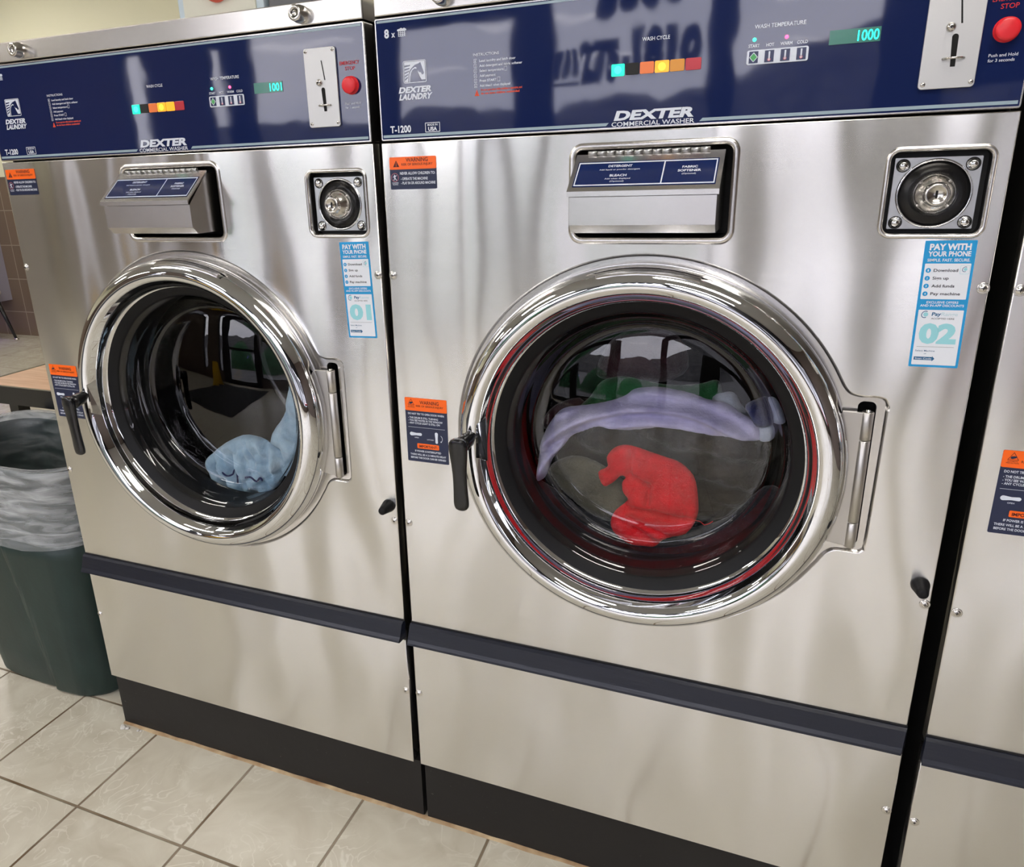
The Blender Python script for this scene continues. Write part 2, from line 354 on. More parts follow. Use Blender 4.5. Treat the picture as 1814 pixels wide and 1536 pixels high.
# lettering on the glass of the big pane, read from outside
o = MB(); glassy = Y0 - .078
for bd, x, z, wd, cap, bo in (('275', .10, 1.86, .27, .23, .09), ('-', .385, 1.84, .05, .3, .06), ('1810', .45, 1.89, .44, .25, .09)):
    vs, fs = text_geo(bd, bo); a0 = min(p[0] for p in vs); a1 = max(p[0] for p in vs)
    o.add([(x + (p[0] - a0) / (a1 - a0) * wd, glassy, z + p[1] / .7 * cap) for p in vs], fs, 'frame_dark')
for x0, x1, z0, z1 in ((-.07, -.025, 1.88, 2.05), (-.015, .03, 1.88, 2.06), (.04, .085, 1.88, 2.07), (-.07, .09, 1.83, 1.86), (.20, .34, 2.20, 2.65), (.35, .49, 2.22, 2.65), (.50, .64, 2.24, 2.65), (.65, .78, 2.26, 2.65)):
    o.poly(rrect(x0, x1, z0, z1, min(x1 - x0, z1 - z0) * .45), glassy, 'frame_dark')
o.build('window_lettering', bpy.data.objects['window_4'], 'dark vinyl lettering on the glass')

# outside: ground, hill, pole
m = pm('asphalt', (.10, .10, .105), .8); mottle(m, 2, (.08, .08, .085), (.16, .16, .16))
m = pm('hill_trees', (.05, .055, .05), .95); mottle(m, .8, (.028, .028, .030), (.09, .088, .088))
struct('ground', MB().box(-60, 60, -90, Y0 - .15, -.2, -.05, 'asphalt'))
rows = []
for j in range(9):
    r_ = []
    for i in range(241):
        x = -60 + i * .5; hgt = 6.3 + 1.2 * noise.noise((x * .12, 3, 0)) + min(5, max(0, (x + 9) * .3)) + .5 * noise.noise((x * .5, 7, 0)) + .5 * abs(noise.noise((x * 1.7, 9, 0)))
        r_.append((x, -55 - j * 2 + (1.2 * noise.noise((x * .4, j, 2))), -.1 + hgt * math.sin(j / 8 * PI / 2)))
    rows.append(r_)
hl = MB().rows(rows, 'hill_trees', closed=False, smooth=False).build('wooded_hill'); hl['kind'] = 'structure'

m = pm('hedge_green', lin((40, 110, 52)), .8); mottle(m, 14, lin((14, 46, 24)), lin((40, 96, 54)), .35, .65)
hb = MB()
for x, y_c, r0_, h0_ in ((-4.6, -9, .9, 1.5), (-2.4, -8.5, .8, 1.2), (-.9, -9.5, .7, .9)):
    rw = []
    for i in range(9):
        a = i / 8 * PI / 2; rw.append([(x + r0_ * math.cos(a) * (1 + .25 * noise.noise((j * .9, i * .8, x))) * math.cos(2 * PI * j / 24), y_c + r0_ * math.cos(a) * .8 * math.sin(2 * PI * j / 24), -.05 + h0_ * math.sin(a) * (1 + .15 * noise.noise((j, i, x * 2)))) for j in range(24)])
    tag(MB().rows(rw, 'hedge_green', caps=(0, 1), smooth=True).build('shrub'), 'rounded green shrub on the ground outside the front windows', 'shrub', 'green shrubs outside the front windows')
# ceiling lamps
pm('diffuser', (.9, .9, .85), .5, emit=(1, .948, .885), estr=LAMP_STRENGTH); pm('lamp_frame', (.7, .7, .68), .5)
proto = None
for i, x in enumerate((-4.2, -1.2, 1.8)):
    for j, y in enumerate((-3.0, -.95, 2.55)):
        if proto is None:
            proto = thing('ceiling_lamp', 'long fluorescent ceiling lamp with a pale diffuser', 'ceiling light', (0, 0, 0), 0, 'fluorescent ceiling lamps')
            MB().box(-.66, .66, -.16, .16, -.03, 0, 'lamp_frame').build('lamp_frame', proto)
            MB().box(-.62, .62, -.13, .13, -.055, -.0301, 'diffuser').build('diffuser', proto); o = proto
        else: o = copy_tree(proto)
        o.location = (x, y, CEIL)

# ------------------------------------------------------------------ washing machine
CU, CZ = .4261, .9024
def catmull(pts, n=5, closed=False):
    out = []; N_ = len(pts)
    for i in range(N_ if closed else N_ - 1):
        p = [Vector(pts[(i + k) % N_] if closed else pts[min(max(i + k, 0), N_ - 1)]) for k in (-1, 0, 1, 2)]
        for j in range(n):
            t_ = j / n
            q = .5 * ((2 * p[1]) + (p[2] - p[0]) * t_ + (2 * p[0] - 5 * p[1] + 4 * p[2] - p[3]) * t_ ** 2 + (3 * p[1] - p[0] - 3 * p[2] + p[3]) * t_ ** 3)
            out.append(tuple(q))
    if not closed: out.append(tuple(pts[-1]))
    return out
tab = [(.6996, .7522), (.7089, .7695), (.7208, .7785), (.735, .7792), (.7507, .7793), (.7590, .7840), (.7622, .7950), (.7640, .8844), (.7652, 1.000), (.7648, 1.0100), (.7600, 1.0195), (.7497, 1.0227), (.738, 1.0225), (.7285, 1.0225), (.7158, 1.0259), (.7064, 1.0371)]
outline = [(CU + .311 * math.cos(math.radians(a)), CZ + .311 * math.sin(math.radians(a))) for a in range(27, 331, 3)] + catmull(tab, 4)[1:-1]

washer = thing('washing_machine', 'x', 'washing machine', (0, 0, 0), 0, 'stainless steel washing machines')
W_ = .8545
# cabinet shell
cb = MB()
for a in ((.008, .012, .02, .80, .15, 1.56), (W_ - .012, W_ - .008, .02, .80, .15, 1.56), (.008, W_ - .008, .78, .80, .15, 1.56), (.008, W_ - .008, .03, .80, .15, .16),
          (.008, .5 - .0, .034, .036, .16, .50), (.5, W_ - .008, .034, .036, .16, .50), (.012, W_ - .012, .030, .034, 1.385, 1.56)):
    cb.box(*a, 'cabinet_black')
cb.build('cabinet', washer, 'black painted side panels')
MB().box(.006, W_ + .0120, .008, .03, 0, .1495, 'kick_black').box(.018, W_ - .004, .03, .76, 0, .15, 'cabinet_black').build('kick_plate', washer, 'scuffed black kick plate')
# front panel with openings
disp = rrect(.3183, .5345, 1.2362, 1.3585, .010); lock = rrect(.7255, .8335, 1.2408, 1.3408, .010)
fp = MB(); outer = [(0, .484), (W_, .484), (W_, 1.3825), (0, 1.3825)]; ins = offset(outer, -.0016)
fp.plate([ins, outline, offset(disp, .010), offset(lock, .0062)], 0, 'panel_steel')
fp.rows([[(a, y, b) for a, b in offset(outer, -d)] for d, y in ((.0016, 0), (.0006, .0004), (0, .0016), (0, .022))], 'plain_steel', smooth=True)
def P(loop, y): return [(a, y, b) for a, b in loop]
fp.rows([P(outline, 0), P(offset(outline, -.0012), .0002), P(offset(outline, -.0034), .0040), P(offset(outline, -.0046), .0048)], 'plain_steel', smooth=True)
slot = rrect(.7264, .7497, .792, 1.0125, .008)
fp.plate([offset(outline, -.0046), circle(CU, CZ, .275, 96), slot], .0048, 'plain_steel')
fp.rows([P(slot, .0048), P(slot, .02)], 'cabinet_black')
for lp, k in ((disp, .010), (lock, .0062)):
    fp.rows([P(offset(lp, k), 0), P(offset(lp, k * .93), -.0010), P(offset(lp, k * .7), -.0024), P(offset(lp, k * .4), -.0026), P(offset(lp, k * .15), -.0015), P(lp, .0006), P(lp, .006)], 'plain_steel', smooth=True)
fp.build('front_panel', washer)
for lp, d, nm in ((disp, .07, 'dispenser_recess'), (lock, .022, 'lock_recess')):
    q = offset(lp, .0005); MB().rows([P(q, .004), P(q, d)], 'lamp_black').poly(q, d, 'lamp_black').build(nm, washer, 'black recess')
MB().rows([P(offset(slot, .0005), .018), P(offset(slot, .0005), .04)], 'void_black').poly(offset(slot, .0005), .04, 'void_black').build('hinge_recess', washer, 'black hinge slot')
# lower panel + strip
lo = [(0, .150), (W_, .150), (W_, .470), (0, .470)]
MB().rows([P(offset(lo, -.0014), 0), P(offset(lo, -.0004), .0004), P(lo, .0016), P(lo, .022)], 'plain_steel', smooth=True).poly(offset(lo, -.0014), 0, 'panel_steel').build('lower_panel', washer)
prof = [(.000, .4965), (-.004, .4975), (-.0085, .4930), (-.0150, .4660), (-.0185, .4600), (-.0195, .4560), (-.0170, .4545), (-.010, .4570), (.000, .4600)]
st = MB(); r0 = [(-.0005 - (.0 if i < 3 else .002), y, z) for i, (y, z) in enumerate(prof)]; r1_ = [(W_ + .001 - max(0, -y) * .35, y, z) for y, z in prof]
st.rows([r0, r1_], 'strip_navy', smooth=False, caps=(1, 1)); st.box(.0, W_, -.0004, .002, .452, .500, 'cabinet_black')
st.build('handle_strip', washer, 'dark navy grip strip')
# top band / lid
tb = MB(); bo = [(.002, 1.5625), (W_ - .002, 1.5625), (W_ - .002, 1.5965), (.002, 1.5965)]
tb.rows([P(offset(bo, -.002), -.001), P(offset(bo, -.0006), -.0002), P(bo, .0015), P(bo, .80)], 'plain_steel', smooth=False, caps=(0, 1)).poly(offset(bo, -.002), -.001, 'plain_steel')
tb.build('top_lid', washer)
for u in (.118, .743):
    k = MB().lathe(u, 1.5785, [(.0135, -.001), (.0135, -.009), (.0120, -.0115), (.0118, -.020), (.0108, -.0215), (.0062, -.0215), (.0060, -.0195), (.0001, -.0195)], 'screw_steel', 32)
    k.lathe(u, 1.5785, [(.0058, -.0198), (.0046, -.0205), (.0044, -.0198)], 'lamp_black', 24)
    k.build('lid_lock', washer, 'round silver cam lock')
# control panel
cp = MB(); fr_ = rrect(.0015, W_ - .0015, 1.3850, 1.5600, .003, 3)
cp.rows([P(offset(fr_, -.0026), -.0012), P(offset(fr_, -.0010), -.0012), P(fr_, .0005), P(fr_, .028)], 'plain_steel', smooth=False)
cp.poly(offset(fr_, -.0026), -.0012, 'overlay_navy')
y_ = -.0016
for a, b_ in ((.006, .3655), (.4885, W_ - .006)):
    cp.poly([(a, 1.3898), (b_ + (-.004 if a < .1 else 0), 1.3898), (b_, 1.3938), (a + (.004 if a > .1 else 0), 1.3938)], y_, 'stripe_grey')
cp.poly([(.006, 1.5530), (W_ - .006, 1.5530), (W_ - .006, 1.5562), (.006, 1.5562)], y_, 'stripe_grey')
cp.build('control_panel', washer, 'glossy navy control panel')
CP = [c for c in washer.children if c.name.startswith('control_panel')][0]
pt = MB(); wt = 'print_white'; y = y_ - .0002
def flush(nm, lb_=None):
    global pt
    pt.build(nm, CP, lb_); pt = MB()
pt.text('DEXTER', .3725, 1.3968, .1085, .0115, wt, y, .05, .32)
pt.text('COMMERCIAL WASHER', .3695, 1.3885, .1125, .0058, wt, y, .010)
flush('brand_lettering', 'white slanted brand lettering')
pt.text('DEXTER', .0375, 1.4535, .0555, .0078, wt, y, .05, .3); pt.text('LAUNDRY', .0375, 1.4435, .0550, .0078, wt, y, .045, .3)
flush('laundry_lettering', 'white slanted lettering')
pt.text('T-1200', .0191, 1.3968, .0361, .0098, wt, y, .03)
flush('model_lettering', 'white model number')
pt.rows([P(rrect(.0797, .1048, 1.3950, 1.4090, .0008, 2), y), P(offset(rrect(.0797, .1048, 1.3950, 1.4090, .0008, 2), -.0010), y)], wt)
pt.text('MADE IN', .0922, 1.4042, .0170, .0028, wt, y, .02, align='C'); pt.text('USA', .0922, 1.3972, .0150, .0052, wt, y, .04, align='C')
flush('origin_badge', 'white framed lettering')
pt.text('8', .0181, 1.5322, .0080, .0112, wt, y, .04); pt.text('x', .0300, 1.5322, .0065, .0085, wt, y, .03)
for i in range(4): pt.box(.0415 + i * .0032 + .0006, .0415 + i * .0032 + .0015, y, y + .0001, 1.5322, 1.5400, wt)
for zz in (1.5322, 1.5345, 1.5368, 1.5392): pt.box(.0415, .0545, y, y + .0001, zz, zz + .0008, wt)
pt.poly([(.0400, 1.5400), (.0560, 1.5400), (.0552, 1.5420), (.0520, 1.5436), (.0500, 1.5425), (.0470, 1.5438), (.0440, 1.5425), (.0408, 1.5420)], y, wt)
flush('load_symbol', 'white basket symbol')
pt.text('INSTRUCTIONS', .1625, 1.4955, .0405, .0036, wt, y, .01)
ins_l = [('Load laundry and latch door', .056), ('Add detergent and fabric softener', .066), ('Select temperature', .0375), ('Add payment', .025), ('Press START', .026), ('Add bleach when displayed', .0475)]
for i, (s_, wd) in enumerate(ins_l):
    z = 1.4880 - i * .0067; pt.text(s_, .1720, z - .0008, wd, .0032, wt, y, .022)
    sq = rrect(.1633, .1678, z - .0018, z + .0036, .0004, 2); pt.rows([P(sq, y), P(offset(sq, -.0005), y)], wt)
    pt.text(str(i + 1), .1655, z - .0006, .0014, .0028, wt, y, .01, align='C')
for u, z in ((.2105, 1.4746 - .0018), (.1995, 1.4612 - .0018)):
    sq = rrect(u, u + .0046, z, z + .0060, .0006, 2); pt.rows([P(sq, y), P(offset(sq, -.0005), y)], wt)
pt.text('Do not open door while machine is operating, and', .1735, 1.4480, .0640, .0029, 'print_orange', y, .02)
pt.text('do not leave children unattended', .1735, 1.4432, .0600, .0029, 'print_orange', y, .02)
pt.poly([(.1635, 1.4415), (.1705, 1.4415), (.1670, 1.4500)], y, 'print_orange'); pt.poly([(.1665, 1.4425), (.1675, 1.4425), (.1672, 1.4470), (.1668, 1.4470)], y - .0001, 'sticker_maroon')
flush('instruction_lettering', 'white and orange printed instructions')
pt.text('WASH CYCLE', .4080, 1.4945, .0365, .0046, wt, y, .012); flush('cycle_lettering'); pt.text('WASH TEMPERATURE', .5500, 1.4965, .0600, .0046, wt, y, .012)
for s_, u0, u1 in (('START', .5441, .5576), ('HOT', .5655, .5750), ('WARM', .5822, .5962), ('COLD', .6018, .6142)): pt.text(s_, u0, 1.4748, u1 - u0, .0036, wt, y, .02)
flush('temperature_lettering')
pt.text('EMERGENCY', .8060, 1.5008, .0350, .0052, 'print_red', y, .01); pt.text('STOP', .8150, 1.4928, .0180, .0052, 'print_red', y, .01)
flush('stop_lettering', 'red lettering')
pt.text('Push and Hold', .8110, 1.4425, .0290, .0034, wt, y, .006); pt.text('for 3 seconds', .8110, 1.4370, .0265, .0034, wt, y, .006)
flush('hold_lettering')
# horse head emblem
h = MB(); H = lambda a, b: (.0470 + a * .0388, 1.4666 + b * .0312)
fr2 = rrect(.0470, .0858, 1.4666, 1.4978, .0025, 4); h.rows([P(fr2, y), P(offset(fr2, -.0010), y)], wt)
h.poly([H(.05, .95), H(.95, .95), H(.95, .12), H(.78, .12), H(.70, .30), H(.64, .48), H(.60, .62), H(.50, .70), H(.36, .66), H(.26, .52), H(.22, .30), H(.20, .05), H(.14, .05), H(.05, .05)], y, wt)
h.poly([H(.20, .05), H(.22, .32), H(.27, .52), H(.38, .68), H(.52, .80), H(.70, .86), H(.76, .90), H(.80, .78), H(.84, .62), H(.90, .42), H(.86, .34), H(.80, .36), H(.76, .44), H(.68, .46), H(.63, .55), H(.66, .40), H(.74, .16), H(.74, .05)], y - .0001, 'overlay_navy')
for k_ in range(5): h.poly([H(.06, .12 + k_ * .15), H(.20 + k_ * .025, .24 + k_ * .13), H(.20 + k_ * .03, .30 + k_ * .13), H(.06, .20 + k_ * .15)], y - .0001, 'overlay_navy')
h.poly([H(.24, .05), H(.26, .32), H(.31, .50), H(.40, .63), H(.52, .70), H(.60, .66), H(.58, .62), H(.50, .64), H(.41, .58), H(.34, .46), H(.30, .30), H(.28, .05)], y - .0002, wt)
h.build('horse_emblem', CP, 'white horse head emblem')
# switch pad
sp_ = MB(); pad = rrect(.5430, .6160, 1.4545, 1.4716, .0025, 4); sp_.prism(pad, y_ - .0006, y_, 'print_white')
for k_ in range(4):
    u = .5458 + k_ * .01885; sp_.box(u, u + .0110, y_ - .0012, y_ - .0005, 1.4562, 1.4700, 'switch_navy')
    if k_ == 0:
        sp_.poly([(u + .0055, 1.4690), (u + .0003, 1.4631), (u + .0055, 1.4572), (u + .0107, 1.4631)], y_ - .0013, 'print_white')
        sp_.poly([(u + .0055, 1.4678), (u + .0013, 1.4631), (u + .0055, 1.4584), (u + .0097, 1.4631)], y_ - .0014, 'print_green')
    else:
        sp_.poly(circle(u + .0055, 1.4592, .0019, 12), y_ - .0013, 'thermo_pink'); sp_.box(u + .0045, u + .0065, y_ - .0013, y_ - .0012, 1.4600, 1.4688, 'print_white')
        sp_.poly(circle(u + .0055, 1.4592, .0010, 10), y_ - .0014, 'print_white')
sp_.build('temperature_keypad', CP, 'white keypad with four navy keys')
for u, mt in ((.5508, 'led_green'), (.5890, 'led_red')): MB().lathe(u, 1.4838, [(.0024, y_), (.0022, y_ - .001), (.0013, y_ - .0018), (.0001, y_ - .002)], mt, 16).build('status_light', CP, 'lit ' + ('green' if 'green' in mt else 'red') + ' status light')
# coin slide plate
cs = MB().prism(rrect(.7422, .8008, 1.4115, 1.5288, .0045), y_ - .0030, y_, 'coin_steel', .0006).build('coin_plate', CP, 'pale grey steel coin plate')
y2 = y_ - .0032
MB().poly([(.7735, 1.5100), (.7752, 1.5100), (.7795, 1.4812), (.7776, 1.4812)], y2, 'void_black').poly([(.7718, 1.4700)] + [(.7739 + .0034 * math.cos(a), 1.4672 + .0034 * math.sin(a)) for a in [PI * (1 - i / 8) for i in range(9)]] + [(.7780, 1.4350), (.7728, 1.4350)][0:2], y2, 'void_black').build('coin_slot', cs, 'black coin slots')
MB().lathe(.7678, 1.4780, [(.0052, y2), (.0050, y2 - .002), (.0036, y2 - .0042), (.0015, y2 - .0050), (.0001, y2 - .005)], 'screw_steel', 20).poly([(.7660, 1.4774), (.7696, 1.4774), (.7696, 1.4786), (.7660, 1.4786)], y2 - .0051, 'void_black').poly([(.7672, 1.4762), (.7684, 1.4762), (.7684, 1.4798), (.7672, 1.4798)], y2 - .0051, 'void_black').build('coin_screw', cs)
MB().tube([(.7640, y2, 1.4440), (.7660, y2 - .004, 1.4440), (.7700, y2 - .0075, 1.4440), (.7745, y2 - .009, 1.4440), (.7790, y2 - .0080, 1.4440), (.7835, y2 - .005, 1.4440), (.7860, y2, 1.4440)], .0013, 'screw_steel', 10).build('coin_return_lever', cs)
for u, z in ((.7466, 1.5243), (.7960, 1.5240), (.7474, 1.4170), (.7968, 1.4172)): MB().lathe(u, z, [(.0028, y2 + .0004), (.0026, y2 - .0006), (.0012, y2 - .0012), (.0001, y2 - .0012)], 'screw_steel', 14).poly(circle(u, z, .0008, 8), y2 - .0014, 'void_black').build('plate_screw', cs)
MB().lathe(.8245, 1.4705, [(.0136, y_), (.0136, y_ - .001), (.0126, y_ - .0012), (.0126, y_ - .0085), (.0118, y_ - .0100), (.009, y_ - .0108), (.0001, y_ - .0110)], 'button_red', 40).build('stop_button', CP, 'round red stop button')
# dispenser drawer
dd = thing('detergent_dispenser', '', ''); del dd['label'], dd['category']; bpy.data.objects.remove(dd)
d = MB(); L0, L1 = .3262, .5235
sec = [(-.0655, 1.2965), (-.0655, 1.2585), (-.0530, 1.2470), (.060, 1.2470), (.060, 1.3480), (-.0130, 1.3480)]
d.rows([[(L0, a, b_) for a, b_ in sec], [(L1, a, b_) for a, b_ in sec]], 'plain_steel', caps=(1, 1))
DD = d.build('detergent_dispenser', washer, 'stainless steel detergent dispenser box')
lid = MB(); nrm = Vector((0, -(1.3525 - 1.3050), -.0570)).normalized()   # outward normal of the sloping lid
a_, b2_ = Vector((0, -.0140, 1.3525)), Vector((0, -.0715, 1.3050))
def lidrow(u): return [(u, a_.y, a_.z), (u, b2_.y + .001, b2_.z + .001), (u, b2_.y - .0008, b2_.z - .0006), (u, b2_.y - .0008, 1.2975), (u, b2_.y + .0008, 1.2975), (u, b2_.y + .0012, b2_.z - .0020), (u, a_.y, a_.z - .0030)]
lid.rows([lidrow(.3240), lidrow(.5265)], 'plain_steel', caps=(1, 1)); LID = lid.build('dispenser_lid', DD)
dirv = (b2_ - a_); up = Vector((0, -dirv.z, dirv.y)).normalized()
if up.y > 0: up = -up
def onlid(u, s_, off=.0006): p_ = a_ + dirv * s_ + up * off; return (u, p_.y, p_.z)
lb = MB()
def lq(u0, u1, s0, s1, off, mt): lb.add([onlid(u0, s0, off), onlid(u1, s0, off), onlid(u1, s1, off), onlid(u0, s1, off)], [(0, 1, 2, 3)], mt)
lq(.3300, .5205, .22, .90, .0004, 'label_navy')
for u0, u1, s0, s1 in ((.3315, .5190, .245, .275), (.3315, .5190, .845, .875), (.3315, .3330, .245, .875), (.5175, .5190, .245, .875), (.4495, .4512, .26, .86)): lq(u0, u1, s0, s1, .0007, 'print_white')
def lidtext(body, u, s_, wd, cap, bold=.01):
    vs, fs = text_geo(body, bold); x0 = min(p[0] for p in vs); x1 = max(p[0] for p in vs); k_ = cap / .7 / dirv.length
    lb.add([onlid(u - wd / 2 + (p[0] - x0) / (x1 - x0) * wd, s_ - p[1] * k_, .0008) for p in vs], fs, 'print_white')
lidtext('DETERGENT', .3905, .385, .0330, .0042, .03); lidtext('Add liquid or powder detergent', .3905, .470, .0560, .0026)
lidtext('BLEACH', .3905, .640, .0230, .0042, .03); lidtext('Add when displayed', .3905, .715, .0350, .0026); lidtext('(Optional)', .3905, .785, .0190, .0026)
lidtext('FABRIC', .4845, .465, .0200, .0040, .03); lidtext('SOFTENER', .4845, .560, .0300, .0040, .03); lidtext('(Optional)', .4845, .635, .0180, .0026)
lb.build('dispenser_label', LID, 'navy label with white border')
hg = MB()
for i in range(13):
    u0 = .3400 + i * .01285; hg.tube([(u0 + .0004, -.0150, 1.3540), (u0 + .0125, -.0150, 1.3540)], .0026 if i % 2 else .0029, 'satin_zinc', 12)
hg.build('lid_hinge', DD)
# coin vault lock
lk = MB(); hole = circle(.7785, 1.2895, .0398, 48); pl = rrect(.7305, .8265, 1.2458, 1.3340, .0015, 2)
lk.plate([offset(pl, -.0006), hole], .0100, 'satin_zinc'); lk.rows([P(offset(pl, -.0006), .0100), P(pl, .0106), P(pl, .016)], 'satin_zinc')
VL = lk.build('vault_lock_plate', washer, 'square zinc lock plate')
MB().lathe(.7785, 1.2895, [(.0425, .0098), (.0412, .0080), (.0400, .0080), (.0394, .0100), (.0390, .0150)], 'chrome', 64).lathe(.7785, 1.2895, [(.0391, .012), (.0365, .0175), (.0250, .0185)], 'black_plastic', 64).build('lock_bowl', VL, 'black bowl with a bright rim')
MB().lathe(.7785, 1.2895, [(.0275, .0186), (.0272, .0110), (.0255, .0030), (.0215, -.0050), (.0160, -.0110), (.0142, -.0130), (.0132, -.0170), (.0122, -.0182), (.0100, -.0182), (.0096, -.0165), (.0001, -.0165)], 'screw_steel', 48).poly(rrect(.7772, .7798, 1.2850, 1.2940, .0006, 2), -.0168, 'void_black').build('lock_cylinder', VL, 'conical steel lock with a keyhole')
for u, z in ((.7405, 1.3242), (.8165, 1.3242), (.7402, 1.2543), (.8175, 1.2545)):
    MB().lathe(u, z, [(.0072, .0097), (.0064, .0092), (.0060, .0080), (.0052, .0060), (.0035, .0044), (.0001, .0040)], 'chrome', 20).lathe(u, z, [(.0082, .0096), (.0070, .0095)], 'lamp_black', 20).build('lock_bolt', VL)
# screws
for u, z in ((.8484, 1.1735), (.0070, 1.1735), (.8478, .7135), (.0078, .7140), (.0068, .3310), (.8472, .3300)):
    k = MB().lathe(u, z, [(.0074, -.0001), (.0072, -.0008), (.0060, -.0014), (.0054, -.0009), (.0048, -.0018), (.0030, -.0028), (.0001, -.0030)], 'screw_steel', 24)
    k.poly([(u - .0022, z - .0005), (u + .0022, z - .0005), (u + .0022, z + .0005), (u - .0022, z + .0005)], -.0032, 'void_black').poly([(u - .0005, z - .0022), (u + .0005, z - .0022), (u + .0005, z + .0022), (u - .0005, z + .0022)], -.0032, 'void_black')
    k.build('panel_screw', washer)
MB().lathe(.8378, .7440, [(.0125, 0), (.0125, -.003), (.0116, -.006), (.0085, -.022), (.0072, -.0285), (.0055, -.0300), (.0001, -.0300)], 'black_rubber', 32).build('door_bumper', washer, 'black rubber bumper')
# warning stickers
def tri_icon(mb, u, z, s_, y): mb.poly([(u - s_, z - s_ * .8), (u + s_, z - s_ * .8), (u, z + s_)], y, 'sticker_maroon')
ws = MB(); ws.prism(rrect(.0130, .0950, 1.3113, 1.3606, .002, 4), -.0004, 0, 'sticker_navy'); ws.prism(rrect(.0130, .0950, 1.3418, 1.3606, .002, 4), -.0006, -.0003, 'sticker_orange')
tri_icon(ws, .0250, 1.3500, .0055, -.0008); ws.poly([(.0246, 1.3465), (.0254, 1.3465), (.0253, 1.3528), (.0247, 1.3528)], -.0009, 'sticker_orange')
ws.text('WARNING', .0425, 1.3530, .0385, .0060, 'sticker_maroon', -.0008, .015); ws.text('RISK OF SERIOUS INJURY', .0345, 1.3475, .0545, .0034, 'sticker_maroon', -.0008, .01)
ws.text('NEVER ALLOW CHILDREN TO:', .0310, 1.3338, .0615, .0040, wt, -.0006, .02); ws.text('- OPERATE THE MACHINE', .0320, 1.3255, .0475, .0040, wt, -.0006, .02); ws.text('- PLAY IN OR AROUND MACHINE', .0320, 1.3190, .0605, .0040, wt, -.0006, .02)
ws.rows([P(circle(.0215, 1.3298, .0066, 20), -.0006), P(circle(.0215, 1.3298, .0060, 20), -.0006)], 'thermo_pink')
ws.poly([(.0198, 1.3335), (.0208, 1.3345), (.0222, 1.3325), (.0250, 1.3330), (.0250, 1.3322), (.0226, 1.3312), (.0222, 1.3290), (.0248, 1.3255), (.0240, 1.3250), (.0212, 1.3280), (.0198, 1.3250), (.0188, 1.3254), (.0204, 1.3288), (.0206, 1.3306), (.0180, 1.3298), (.0178, 1.3306), (.0206, 1.3322)], -.0007, wt)
ws.text('CHILDREN', .0160, 1.3205, .0115, .0018, wt, -.0006, .01); ws.text('PLAYING', .0170, 1.3180, .0095, .0018, wt, -.0006, .01)
WS1 = ws.build('child_warning_sticker', washer, 'orange and navy sticker warning about children')
ws = MB(); ws.prism(rrect(.0148, .0955, .8410, .9610, .002, 4), -.0004, 0, 'sticker_navy'); ws.prism(rrect(.0148, .0955, .9370, .9610, .002, 4), -.0006, -.0003, 'sticker_orange')
ws.rows([P([(.0205, .9478), (.0335, .9478), (.0270, .9588)], -.0008), P([(.0216, .9484), (.0324, .9484), (.0270, .9577)], -.0008)], 'sticker_maroon')
ws.poly([(.0235, .9500), (.0260, .9492), (.0300, .9508), (.0310, .9530), (.0275, .9535), (.0245, .9528)], -.0009, 'sticker_navy')
ws.text('AUTOMATIC', .0270, .9452, .0120, .0015, 'sticker_maroon', -.0008, .01, align='C'); ws.text('PRECAUTION', .0270, .9428, .0140, .0015, 'sticker_maroon', -.0008, .01, align='C')
ws.text('WARNING', .0440, .9502, .0365, .0062, 'sticker_maroon', -.0008, .015); ws.text('RISK OF SERIOUS INJURY', .0365, .9448, .0525, .0032, 'sticker_maroon', -.0008, .01)
ws.text('DO NOT TRY TO OPEN DOOR WHEN:', .0200, .9298, .0700, .0034, wt, -.0006, .02)
for s_, z, wd in (('- THE DRUM IS STILL TURNING', .9225, .0580), ('- YOU SEE WATER IN THE WINDOW', .9175, .0665), ('- ANY CYCLE LIGHT IS STILL ON', .9125, .0610)): ws.text(s_, .0200, z, wd, .0034, wt, -.0006, .02)
ws.box(.0190, .0905, -.0007, -.0006, .9062, .9066, wt)
ws.poly([(.0250 + .0035 * math.cos(a), .8935 + .0035 * math.sin(a)) for a in [PI / 2 + i * PI / 8 for i in range(9)]] + [(.034, .8912)] + [(.0425 + .0027 * math.cos(a), .8935 + .0027 * math.sin(a)) for a in [-PI / 2 + i * PI / 8 for i in range(9)]] + [(.034, .8956)], -.0007, wt)
ws.text('OPEN', .0345, .8858, .0080, .0022, wt, -.0006, .01, align='C'); ws.text('LATCHED', .0550, .8840, .0130, .0020, wt, -.0006, .01)
ws.poly([(.0735 + .0030 * math.cos(a), .8970 + .0030 * math.sin(a)) for a in [i * PI / 8 for i in range(9)]] + [(.0713, .888)] + [(.0735 + .0024 * math.cos(a), .8815 + .0024 * math.sin(a)) for a in [PI + i * PI / 8 for i in range(9)]] + [(.0757, .888)], -.0007, wt)
ws.rows([[(.0775 + r * math.cos(a), -.0007, .8885 + r * math.sin(a)) for a in [-.9 + i * .23 for i in range(9)]] for r in (.0070, .0077)], wt, closed=False); ws.poly([(.0805, .8838), (.0840, .8838), (.0822, .8815)], -.0007, wt)
ws.prism(rrect(.0350, .0775, .8668, .8762, .0015, 4), -.0007, -.0004, 'sticker_orange'); ws.text('IMPORTANT:', .0563, .8690, .0360, .0046, 'sticker_maroon', -.0009, .03, align='C')
for s_, z, wd in (('IF POWER IS INTERRUPTED', .8598, .0510), ('THERE WILL BE A 2-3 MINUTE DELAY', .8530, .0700), ('BEFORE THE DOOR CAN BE OPENED', .8468, .0690)): ws.text(s_, .0555, z, wd, .0034, wt, -.0006, .02, align='C')
WS2 = ws.build('door_warning_sticker', washer, 'orange and navy sticker warning about the door')
